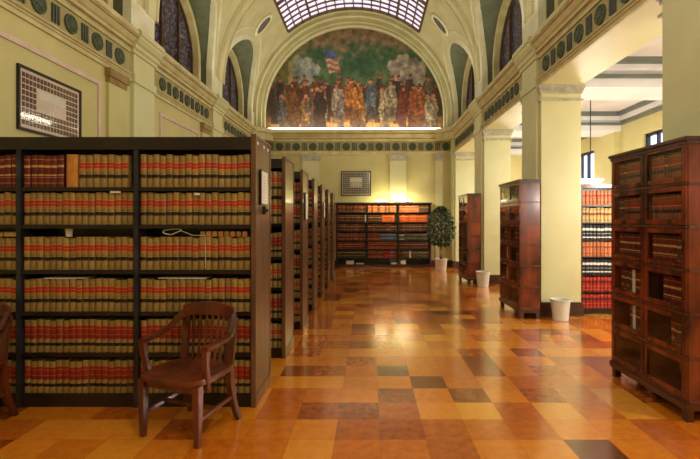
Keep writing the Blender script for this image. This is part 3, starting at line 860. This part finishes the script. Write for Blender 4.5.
# clutter on stack 1
def at(px,py,D): return ((px-369)*D/450,D,1.55-(py-220)*D/450)
def small_box(name,lab,cat,x,y,z,w,d,h,m,rz=0):
    mb=MB(); mb.box(-w/2,w/2,-d/2,d/2,0,h); o=mb.build(name,m,bevel=min(.004,h*.2),loc=(x,y,z)); o.rotation_euler=(0,0,rz); return tag(o,lab,cat)
x,y,z=at(115,192,3.71); small_box('shelf_label','narrow white label on the edge of the second shelf, middle bay','label',x,3.717,z-.012,.095,.006,.022,M['paper'])
x,y,z=at(197,194,3.71); small_box('shelf_label','small white label above the second row, right bay','label',x,3.717,z-.012,.05,.006,.024,M['paper'])
bt3=1.137+.273
for px,lab,w in ((66,'small white paper cup on top of the third row books, middle bay',0.05),):
    x=(px-369)*3.76/450; mb=MB(); mb.lathe([(0,0),(.024,0),(.032,.07),(.029,.07),(.022,.006),(0,.006)],(0,0,0),18)
    tag(mb.build('paper_cup',M['paper'],loc=(x,3.80,bt3),smooth=True),lab,'cup')
for j,(px,ww) in enumerate(((3,0.05),(12,0.14))):
    x=(px-369)*3.76/450; small_box('stacked_pamphlet','small yellow pamphlet pile on third row books, left bay','pamphlet',x-.02,3.83,bt3,ww,.12,.04,B['cream'])['group']='yellow pamphlets in the left bay'
for j in range(8):
    x=(203+j*6-369)*3.76/450
    mb=MB(); mb.box(-.02,.02,0,.16,0,.045); o=mb.build('pamphlet',B['salmon'] if j%2 else B['tan'],bevel=.003,loc=(x,3.75,bt3)); tag(o,'small tan or brown pamphlet lying above third row books, right bay','pamphlet','pamphlets above the third row')
pts=[]
for k_ in range(25):
    a=2*PI*k_/24; pts.append(((172-369)*3.74/450+.07*math.cos(a)+.02*math.sin(2*a),3.742+.0*a,1.452+.022*math.sin(a)+.01*math.cos(a)))
pts=[(p[0],p[1],max(p[2],bt3+.008)) for p in pts]
mb=MB(); mb.tube(pts,0.0045,6); mb.tube([pts[0],(pts[0][0]+.1,3.745,bt3+.012),(-1.36,3.733,bt3+.012),(-1.355,3.722,bt3-.06),(-1.35,3.72,1.15)],0.003,6)
tag(mb.build('cord_loop',M['cord'],smooth=True),'pale looped cord on the third row of books, right bay','cord')
bt4=.79+.273
small_box('paper_sheets','thin loose white sheets on the fourth row books, middle bay','paper',(70-369)*3.8/450,3.82,bt4,.34,.17,.006,M['paper'],.05)
small_box('paper_sheets','thin loose white sheets on the fourth row books, right bay','paper',(185-369)*3.8/450,3.82,bt4,.40,.17,.006,M['paper'],-.03)

# ---- far bookcase
FX0,FX1=-1.08,2.03; FY=14.66
t=thing('wall_bookcase','long low dark bookcase of law volumes against the far wall','bookcase',(0,0,0))
fr=MB(); fr.box(FX0-.02,FX1+.02,FY-.02,YF-.03,2.07,2.12); fr.build('top',M['stack'],t,bevel=.004)
zr=[1.80,1.485,1.19,.885,.60,.31,.1]
for xx in (FX0,FX1-.04): 
    mb=MB(); mb.box(xx,xx+.04,FY,YF-.04,0,2.07); mb.build('side_panel',M['redwood2'],t)
for xx in (-.06,0.96):
    mb=MB(); mb.box(xx-.02,xx+.02,FY+.003,YF-.06,.1,2.07); mb.build('divider',M['stack'],t)
mb=MB(); mb.box(FX0+.04,FX1-.04,YF-.06,YF-.04,.08,2.07); mb.build('back_panel',M['stack'],t)
mb=MB(); mb.box(FX0+.04,FX1-.04,FY+.01,YF-.06,0,.078); mb.build('base',M['redwood2'],t)
for z in zr:
    mb=MB(); mb.box(FX0+.04,FX1-.04,FY+.005,YF-.06,z-.022,z-.001); mb.build('shelf',M['stack'],t)
def far_style(r,b):
    def f(i,u):
        q=rng.random()
        if r==0: return 'brown' if b==0 else ('salmon' if q<.7 else 'brown') if b==1 else ('dark' if u>.6 else 'salmon')
        if r==1:
            if b==0: return 'white' if u>.9 else 'dark'
            if b==1: return 'orange' if .45<u<.84 else None if u>=.84 else 'dark'
            return 'orange' if u<.85 else 'brown'
        if r==2: return 'dark' if q<.7 else 'brown'
        if r==3:
            if b==0: return 'dark' if q<.5 else 'brown'
            if b==1: return 'blue' if .4<u else 'brown'
            return 'navy' if u<.15 else 'green'
        if r==4: return 'maroon' if b<1 else 'brown' if b==1 else 'dark'
        if b==0: return 'green'
        if b==1: return 'blue' if .7<u<.82 else 'crimson' if u>.5 and q<.6 else 'brown'
        return 'white' if .3<u<.38 else 'green' if q<.6 else 'dark'
    return f
fb=[(FX0+.045,-.085),(-.035,.935),(.985,FX1-.045)]
for r in range(6):
    for b,(a,bb) in enumerate(fb):
        shelf_row(a,bb,FY+.03,zr[r],far_style(r,b),0.056,0.245 if r!=0 else .24,0.18,'far wall bookcase, %s shelf, %s section'%(ORD[r],['left','centre','right'][b]),'%s shelf volumes in the far bookcase, %s section'%(ORD[r],['left','centre','right'][b]),rng,hv=1)
for px,w,h,lab in ((350,.25,.12,'white box on the bottom shelf of the far bookcase, left section'),(360,.26,.04,'flat white papers on the bottom shelf of the far bookcase, beside the box'),(394,.2,.05,'pale papers on the bottom shelf of the far bookcase, centre section'),(403,.16,.13,'small white card box on the bottom shelf of the far bookcase, right section')):
    small_box('document_box',lab,'box',(px-369)*14.75/450,14.78,.1,w,.15,h,M['paper'])
for a,b,lab in ((375,388,'left'),(395,412,'right')):
    t=thing('bookcase_lamp','short bright lamp tube on top of the far bookcase, %s of the pair'%lab,'lamp',((a+b)/2*14.75/450-369*14.75/450,14.75,2.12),0,'lamps on top of the far bookcase')
    L_=(b-a)*14.75/450/2
    mb=MB(); mb.box(-L_,L_,-.03,.03,0,.03); mb.build('housing',M['black'],t)
    mb=MB(); mb.tube([(-L_+.01,0,.052),(L_-.01,0,.052)],.022,10); mb.build('tube',M['tube'],t,smooth=True)

# ---- glass-front sectional bookcases
def sectional(loc,ylen,lab,nb,seedv,depth=.31):
    """front faces -x at local x=0, near side at y=0, goes back to y=ylen"""
    t=thing('glass_front_bookcase',lab,'bookcase',loc,0,'glass-fronted bookcases beside the pillars')
    H0,SH=.15,.335; NSec=6
    mb=MB(); mb.box(-.02,depth,-.015,ylen+.015,H0-.06,H0-.002); mb.build('base_rail',M['redwood2'],t,bevel=.004)
    for lx in (0.0,depth-.06):
        for ly in (0.0,ylen-.06):
            mb=MB(); mb.prism([(lx,ly),(lx+.06,ly),(lx+.06,ly+.06),(lx,ly+.06)],'z',0,H0-.06); mb.build('leg',M['redwood2'],t,bevel=.004)
    for yy,nm in ((0,'side_panel'),(ylen-.02,'side_panel')):
        mb=MB(); mb.box(0.012,depth,yy,yy+.02,H0,H0+SH*NSec); mb.build(nm,M['redwood'],t)
    mb=MB(); mb.box(0.012,depth,ylen/2-.022,ylen/2+.022,H0,H0+SH*NSec); mb.build('divider',M['redwood2'],t)
    mb=MB(); mb.box(depth-.015,depth,.02,ylen-.02,H0,H0+SH*NSec); mb.build('back_panel',M['inside'],t)
    mb=MB(); mb.box(-.03,depth+.01,-.025,ylen+.025,H0+SH*NSec,H0+SH*NSec+.03); mb.box(-.015,depth,-.012,ylen+.012,H0+SH*NSec-.03,H0+SH*NSec); mb.build('top',M['redwood2'],t,bevel=.006)
    for s_ in range(NSec):
        z=H0+s_*SH
        mb=MB(); mb.box(0.014,depth-.015,.02,ylen/2-.022,z,z+.018); mb.box(0.014,depth-.015,ylen/2+.022,ylen-.02,z,z+.018); mb.build('shelf',M['inside'],t)
        mb=MB(); mb.box(-.006,.014,0,ylen,z-.004,z+.016); mb.box(0.014,depth,-.008,0.0,z-.006,z+.016); mb.build('section_strip',M['strip'],t)
        for (ya,yb) in ((.004,ylen/2-.004),(ylen/2+.004,ylen-.004)):
            za,zb=z+.02,z+SH-.008; fw=.045
            d=MB(); d.box(-.008,.012,ya,ya+fw,za,zb); d.box(-.008,.012,yb-fw,yb,za,zb); d.box(-.008,.012,ya+fw,yb-fw,za,za+fw); d.box(-.008,.012,ya+fw,yb-fw,zb-fw*.9,zb)
            dr=d.build('door',M['redwood'],t,bevel=.003)
            g_=MB(); g_.box(.001,.005,ya+fw,yb-fw,za+fw,zb-fw*.9); g_.build('glass',M['glass'],dr)
            for ky in (ya+fw+.06,yb-fw-.06):
                k_=MB(); k_.lathe([(0,-.022),(.009,-.02),(.009,-.012),(.004,-.006),(.004,0)],(-.008,ky,za+fw*.5),10,0,'x'); k_.build('knob',M['brass'],dr,smooth=True)
    r_=random.Random(seedv)
    for s_ in range(NSec):
        z=H0+s_*SH+.0185
        for ci,(ya,yb) in enumerate(((.03,ylen/2-.03),(ylen/2+.03,ylen-.03))):
            n_=nb[s_][ci]
            if not n_: continue
            where='behind glass, %s level, %s side of %s glass-fronted bookcase'%(ORD[5-s_],['near','far'][ci],lab.split(' ')[0])
            stl={5:'brown',4:'brown',3:'maroon',2:'maroon',1:'dark',0:'dark'}[s_]
            w=.05
            ybk=ya
            for q in range(n_):
                st=stl
                if (s_,ci,q) in ((2,1,4),(1,1,n_-2)): st='white'
                elif r_.random()<.2: st='dark' if stl!='dark' else 'maroon'
                ww=round(w*r_.choice((.78,.86,.95)),3)
                if ybk+ww>yb: break
                place_book(st,ww-.002,.25 if s_ else .24,.19,loc[0]+.03,loc[1]+ybk+ww/2,z+loc[2],-PI/2,DESC[st]+' '+where,'books %s'%where)
                ybk+=ww
    return t
full=[(0,0),(5,6),(7,9),(12,12),(12,12),(12,12)]
sectional((2.43,3.44,0),1.06,'nearest tall mahogany glass-fronted bookcase, at the right edge',full,1)
sectional((2.38,7.08,0),1.08,'middle tall mahogany glass-fronted bookcase, beside the second pillar',[(0,0),(6,6),(7,7),(8,8),(8,8),(8,8)],2)
sectional((2.38,10.85,0),1.05,'farthest mahogany glass-fronted bookcase, near the potted tree',[(5,5),(6,6),(7,7),(7,8),(8,8),(8,8)],3)

# ---- aisle bookshelf on the right behind the pillar
AX0,AX1,AY=3.50,5.06,7.42
t=thing('aisle_bookshelf','tall open bookshelf of coloured volumes seen between pillar and right bookcase','bookshelf')
az=[1.795,1.51,1.225,.945,.655,.37,.085]
mb=MB(); mb.box(AX0-.02,AX1+.02,AY-.01,AY+.32,2.08,2.15); mb.build('top',M['redwood'],t,bevel=.004)
for xx in (AX0-.02,AX1-.02): mb=MB(); mb.box(xx,xx+.04,AY,AY+.31,0,2.08); mb.build('side_panel',M['redwood2'],t)
mb=MB(); mb.box(AX0+.02,AX1-.02,AY+.29,AY+.31,0,2.08); mb.build('back_panel',M['stack'],t)
mb=MB(); mb.box(AX0+.02,AX1-.02,AY+.01,AY+.29,0,.062); mb.build('base',M['stack'],t)
mb=MB(); mb.box(4.265,4.295,AY+.003,AY+.29,.062,2.08); mb.build('divider',M['redwood2'],t)
for z in az: mb=MB(); mb.box(AX0+.02,AX1-.02,AY+.004,AY+.29,z-.022,z-.001); mb.build('shelf',M['stack'],t)
asty=['salmon','cream','navy','salmon','navy','crimson','crimson']
for r in range(7):
    for b,(a,bb) in enumerate(((AX0+.022,4.262),(4.298,AX1-.022))):
        shelf_row(a,bb,AY+.02,az[r],asty[r],0.061,.245,.2,'%s shelf of side aisle bookshelf, %s half'%(ORD[r],['left','right'][b]),'%s shelf books in the side aisle, %s half'%(ORD[r],['left','right'][b]),rng)

# ------------------------------------------------------------------ wooden armchair
def make_chair():
    t=thing('wooden_armchair','x','chair'); W=M['wood']
    # saddle seat
    n=16; pts=[]; ol=[]
    for k_ in range(40):
        a=2*PI*k_/40; ca,sa=math.cos(a),math.sin(a); e=0.42
        x=.265*math.copysign(abs(ca)**e,ca); y=.235*math.copysign(abs(sa)**e,sa)
        if y<0: y-=.02*(1-(x/.265)**2)
        if y>0: x*=1-.12*(y/.235)
        ol.append((x,y))
    mb=MB(); rings=[]
    def zz(x,y,s): 
        return .45-.018*math.exp(-((abs(x)-.11)/.1)**2-((y-.03)/.15)**2)*s+.006*math.exp(-(x/.05)**2)*(1 if y<0 else 0)*s
    prof=[(0.93,.405),(1.0,.413),(1.005,.43),(.985,.446)]
    vs=[];fs=[]
    for sc_,z in prof: vs+=[(x*sc_,y*sc_,z) for x,y in ol]
    for sc_ in (.85,.65,.45,.25,.1): vs+=[(x*sc_,y*sc_,zz(x*sc_,y*sc_,1)) for x,y in ol]
    nr=9
    for i in range(nr-1):
        for k_ in range(40): fs.append((i*40+k_,i*40+(k_+1)%40,(i+1)*40+(k_+1)%40,(i+1)*40+k_))
    fs.append(tuple(range(40))[::-1]); fs.append(tuple((nr-1)*40+k_ for k_ in range(40)))
    mb.add(vs,fs); mb.build('seat',W,t,smooth=True)
    # legs
    for sx in (-1,1):
        mb=MB(); mb.sweep(None,[[Vector((sx*.225+a*s_,-.19+b*s_,z)) for a,b in ((-1,-1),(1,-1),(1,1),(-1,1))] for z,s_ in ((.41,.026),(.3,.025),(.12,.021),(0,.017))]); mb.build('leg',W,t,bevel=.003)
    for sx in (-1,1):
        pth=[(.41,.175,.022),(.3,.178,.024),(.18,.20,.022),(.08,.232,.020),(0,.262,.018)]
        mb=MB(); mb.sweep(None,[[Vector((sx*(.2+.012*(1-z/.41))+a*s_,y+b*s_,z)) for a,b in ((-1,-1),(1,-1),(1,1),(-1,1))] for z,y,s_ in pth]); mb.build('leg',W,t,bevel=.003)
    # stretchers
    for sx in (-1,1):
        mb=MB(); mb.bar((sx*.222,-.19,.17),(sx*.21,.2,.20),.02,.028); mb.build('stretcher',W,t,bevel=.003)
    mb=MB(); mb.bar((-.216,0,.185),(.216,0,.185),.02,.028,up=(0,0,1)); mb.build('stretcher',W,t,bevel=.003)
    # apron
    mb=MB(); mb.box(-.2,.2,-.195,-.175,.35,.41); mb.build('apron',W,t,bevel=.003)
    # horseshoe arm and crest rail
    cl=[(-.262,-.17,.655),(-.275,-.08,.662),(-.28,.02,.672),(-.27,.10,.70),(-.245,.165,.765),(-.215,.21,.80)]
    for sx in (-1,1):
        P_=[(x*-sx if sx>0 else x,y,z) for x,y,z in cl]
        mb=MB(); mb.path(P_,lambda i:(.062,.056,.046,.038,.034,.03)[i],lambda i:(.026,.026,.028,.034,.045,.06)[i]); mb.build('arm',W,t,smooth=True,bevel=.004)
    pts=[]
    for k_ in range(13):
        u=-1+k_/6; pts.append((u*.228,.2+.05*(1-u*u),.812+.02*(1-u*u)))
    mb=MB(); mb.path(pts,.026,lambda i:.085+.02*(1-((i-6)/6)**2)); mb.build('crest_rail',W,t,smooth=True,bevel=.005)
    # back posts
    for sx in (-1,1):
        mb=MB(); mb.sweep(None,[[Vector((sx*(.2+.01*q)+a*.03,y+b*.012,z)) for a,b in ((-1,-1),(1,-1),(1,1),(-1,1))] for z,y,q in ((.44,.175,0),(.6,.19,.6),(.785,.214,1))]); mb.build('back_post',W,t,bevel=.003)
    for k_ in range(7):
        u=-.72+1.44*k_/6; x=u*.2
        mb=MB(); mb.sweep(None,[[Vector((x*(1+q*.08)+a*.009,y+b*.006,z)) for a,b in ((-1,-1),(1,-1),(1,1),(-1,1))] for z,y,q in ((.44,.195,0),(.6,.205+.02*(1-u*u),.6),(.79,.205+.045*(1-u*u),1))]); mb.build('spindle',W,t,bevel=.002)
    # arm posts
    for sx in (-1,1):
        mb=MB(); mb.sweep(None,[[Vector((sx*(.24+.02*min(1,q))+a*s_*1.2,-.12-.04*q+b*s_,z)) for a,b in ((-1,-1),(1,-1),(1,1),(-1,1))] for z,s_,q in ((.36,.014,0),(.45,.018,.35),(.55,.016,.8),(.655,.02,1))]); mb.build('arm_post',W,t,bevel=.003)
    return t
ch=make_chair(); ch.name='wooden_armchair'
def setch(o,x,y,rz,lab): o.location=(x,y,0); o.rotation_euler=(0,0,rz); o['label']=lab; o['group']='wooden armchairs before the nearest stack'
ch.scale=(1.07,1.04,1.02)
setch(ch,-1.325,3.33,math.radians(-20),'brown wooden armchair with slatted back, whole, in front of the nearest stack')
c2=copy_tree(ch); setch(c2,-3.085,3.35,math.radians(-12),'brown wooden armchair cut off by the left edge of the picture')

# ------------------------------------------------------------------ bins, plant, pictures, lamps
def bin_(x,y,lab,s=1.0):
    mb=MB(); prof=[(0,0.0),(.108,0),(.113,.004),(.142,.30),(.152,.302),(.153,.318),(.147,.32),(.138,.315),(.108,.01),(0,.01)]
    mb.lathe([(r*s,z*s) for r,z in prof],(0,0,0),28)
    return tag(mb.build('waste_bin',M['plastic'],smooth=True,loc=(x,y,0)),lab,'bin','white waste bins beside the pillars')
bin_(2.97,6.98,'white plastic waste bin at the foot of the second pillar, nearer of two',1.02)
bin_(2.66,10.5,'white plastic waste bin between the middle and farthest bookcases',1.1)

t=thing('potted_ficus','leafy ficus tree in a white pot beside the far bookcase','plant',(2.2,13.75,0))
mb=MB(); mb.lathe([(0,0),(.15,0),(.155,.01),(.19,.34),(.2,.35),(.2,.37),(.185,.37),(.175,.33),(0,.33)],(0,0,0),28); mb.build('pot',M['plastic'],t,smooth=True)
mb=MB(); mb.lathe([(0,.338),(.174,.332)],(0,0,0),24); mb.build('soil',M['soil'],t)
mb=MB(); rp=random.Random(5)
for k_ in range(4):
    a=k_*1.6; q=[(0.03*math.cos(a),.03*math.sin(a),.33)]
    for s_ in range(1,7):
        q.append((.03*math.cos(a+s_*.8)+s_*.012*math.cos(a),.03*math.sin(a+s_*.8)+s_*.012*math.sin(a),.33+s_*.2))
    mb.tube(q,[.016-.0018*i for i in range(7)],7)
for k_ in range(22):
    a=rp.uniform(0,2*PI); z=rp.uniform(.8,1.6); e_=rp.uniform(.15,.34)
    mb.tube([(0,0,z-.15),(e_*.5*math.cos(a),e_*.5*math.sin(a),z),(e_*math.cos(a),e_*math.sin(a),z+.12)],[.007,.005,.002],5)
mb.build('trunk',M['bark'],t,smooth=True)
mb=MB()
for k_ in range(1500):
    a=rp.uniform(0,2*PI); u=rp.random()
    z=.78+1.2*u; rad=.42*math.sin(PI*min(1,max(.06,(u*.86+.12))))**.7*rp.random()**.45
    p=Vector((rad*math.cos(a),rad*math.sin(a),z)); d=Vector((math.cos(a)*rp.uniform(.2,1),math.sin(a)*rp.uniform(.2,1),rp.uniform(-.9,.1))).normalized()
    sd=d.cross(Vector((rp.uniform(-1,1),rp.uniform(-1,1),1))).normalized(); L_=rp.uniform(.07,.12); ww=L_*.26; nn=sd.cross(d)*.012
    mb.add([p,p+d*L_*.45+sd*ww,p+d*L_,p+d*L_*.45-sd*ww,p+d*L_*.45+nn],[(0,1,4),(1,2,4),(2,3,4),(3,0,4)])
mb.build('foliage',M['leaf'],t)['kind']='stuff'

# framed class pictures
M['mat_board']=mat('picture_mount',(238,222,212),(228,208,196),5,0.6,coat=.6)
M['portrait']=mat('portrait_sepia',(112,64,44),(70,42,32),40,0.5,coat=.6)
M['portrait2']=mat('portrait_grey',(70,70,66),(40,40,38),40,0.5,coat=.6)
M['mount2']=mat('grey_mount',(196,190,172),(180,172,150),5,0.6,coat=.6)
def frame(name,lab,loc,rz,w,h,nx,nz,mount,port,fm,hole):
    t=thing(name,lab,'picture',loc,rz)
    mb=MB(); b_=.03
    for (a,b,c,d) in ((0,w,0,b_),(0,w,h-b_,h),(0,b_,b_,h-b_),(w-b_,w,b_,h-b_)): mb.box(a,b,-.03,0,c,d)
    mb.build('frame',fm,t,bevel=.003)
    p=MB(); p.box(b_,w-b_,-.012,0,b_,h-b_,0)
    cw=(w-2*b_-.06)/nx; chh=(h-2*b_-.06)/nz
    for i in range(nx):
        for j in range(nz):
            if hole(i/(nx-1),j/(nz-1)): continue
            x0=b_+.03+i*cw; z0=b_+.03+j*chh
            p.box(x0+cw*.08,x0+cw*.92,-.0135,-.012,z0+chh*.12,z0+chh*.92,1)
    # central building picture: pediment and columns
    cx=w/2
    for k_ in range(4): p.box(cx-w*.1+k_*w*.058,cx-w*.1+k_*w*.058+w*.02,-.014,-.012,h*.36,h*.55,2)
    p.box(cx-w*.2,cx+w*.2,-.014,-.012,h*.57,h*.72,2)
    p.build('print',[mount,port,M['paper']],t)
    g_=MB(); g_.box(b_,w-b_,-.02,-.018,b_,h-b_); g_.build('glass',M['glass'],t)
    return t
hole1=lambda u,v:(.22<u<.78 and .3<v<.86)
frame('framed_class_photo','large framed class photograph of rows of portraits, on the left wall',(XL+.0,4.78,2.52),PI/2,1.05,.70,17,9,M['mat_board'],M['portrait'],M['black'],hole1)
frame('framed_class_photo','small framed group of portraits on the far wall above the bookcase',((341-369)*15/450,YF-.001,2.36),0,1.0,.82,15,10,M['mount2'],M['portrait2'],M['black'],hole1)

# pendant lamps in the side aisle
def pendant(x,y,lab):
    t=thing('pendant_lamp',lab,'lamp',(x,y,0),0,'pendant lamps in the side aisle')
    mb=MB(); mb.tube([(0,0,2.44),(0,0,4.12)],.010,8); mb.lathe([(0,4.10),(.07,4.10),(.08,4.139),(0,4.139)],(0,0,0),16); mb.build('rod',M['black'],t,smooth=True)
    mb=MB(); mb.lathe([(0,2.445),(.05,2.44),(.07,2.42),(.10,2.41),(.10,2.40),(0,2.40)],(0,0,0),20); mb.build('cap',M['black'],t,smooth=True)
    mb=MB(); mb.lathe([(.10,2.405),(.24,2.40),(.25,2.385),(.2,2.33),(.1,2.29),(0,2.28)],(0,0,0),24); mb.build('bowl_shade',M['lampwhite'],t,smooth=True)
    ld=bpy.data.lights.new('pendant_light','POINT'); ld.energy=LP; ld.color=(1,.96,.88); ld.shadow_soft_size=.2
    lo=bpy.data.objects.new('pendant_light',ld); C.objects.link(lo); lo.location=(x,y,2.05)
    return t
LP=95
px_=4.65
pendant(px_,9.45,'pendant lamp on a thin rod seen past the second pillar')
pendant(px_,5.88,'added unseen pendant lamp in the side aisle behind the nearest bookcase')  # pendants of the other bays are added out of sight as light sources
pendant(px_,13.05,'added unseen pendant lamp in the farthest bay of the side aisle')
pendant(px_,2.28,'added unseen pendant lamp in the aisle bay beside the camera')

# nave chandelier-free: real daylight from the skylight is the glass itself; bare fill lights are added beside the cornices
def cove(x,y0,y1,lab,e):
    ld=bpy.data.lights.new('cornice_fill','AREA'); ld.shape='RECTANGLE'; ld.size=.12; ld.size_y=y1-y0; ld.energy=e; ld.color=(1,.93,.72)
    lo=bpy.data.objects.new('cornice_fill',ld); C.objects.link(lo); lo.location=(x,(y0+y1)/2,ZC+.05); lo.rotation_euler=(0,math.radians(-128) if x<0 else math.radians(128),0)
    return lo
cove(XL+.32,0,14,'',95); cove(XR-.32,0,14,'',95)  # added vault fill, no fittings modelled
ld=bpy.data.lights.new('mural_uplight','AREA'); ld.shape='RECTANGLE'; ld.size=5.6; ld.size_y=.1; ld.energy=24; ld.color=(1,.92,.72)
lo=bpy.data.objects.new('mural_uplight',ld); C.objects.link(lo); lo.location=(XC,YF-.24,ZC+.06); lo.rotation_euler=(PI-math.radians(12),0,0)
ld=bpy.data.lights.new('bookcase_light','AREA'); ld.shape='RECTANGLE'; ld.size=1.2; ld.size_y=.1; ld.energy=8; ld.color=(1,.86,.5)
lo=bpy.data.objects.new('bookcase_light',ld); C.objects.link(lo); lo.location=((395-369)*14.75/450,14.8,2.22); lo.rotation_euler=(PI,0,0)
ld=bpy.data.lights.new('bookcase_front_fill','AREA'); ld.shape='RECTANGLE'; ld.size=1.8; ld.size_y=.06; ld.energy=20; ld.color=(1,.86,.5)  # added fill on the far books, a light without a lamp body
lo=bpy.data.objects.new('bookcase_front_fill',ld); C.objects.link(lo); lo.location=((395-369)*14.75/450,14.45,2.3); lo.rotation_euler=(math.radians(20),0,0)
# added fill light high in the hall, no lamp hangs there
for (x,y,e) in ((.5,.6,120),):
    ld=bpy.data.lights.new('hall_fill_light','POINT'); ld.energy=e; ld.color=(1,.92,.74); ld.shadow_soft_size=.35
    lo=bpy.data.objects.new('hall_fill_light',ld); C.objects.link(lo); lo.location=(x,y,4.3)

wd=bpy.data.worlds.new('World'); sc.world=wd; wd.use_nodes=True
wd.node_tree.nodes['Background'].inputs[0].default_value=(.6,.7,1,1); wd.node_tree.nodes['Background'].inputs[1].default_value=.6

cam=bpy.data.cameras.new('Camera'); co=bpy.data.objects.new('Camera',cam); C.objects.link(co)
co.location=(0,0,1.55); co.rotation_euler=(PI/2,0,0)
cam.sensor_width=36; cam.lens=450/700*36; cam.shift_x=-19/700; cam.shift_y=-9.5/700; cam.clip_start=.05
sc.camera=co
sc.view_settings.view_transform='Standard'; sc.view_settings.look='None'; sc.view_settings.exposure=0.55; sc.view_settings.gamma=1
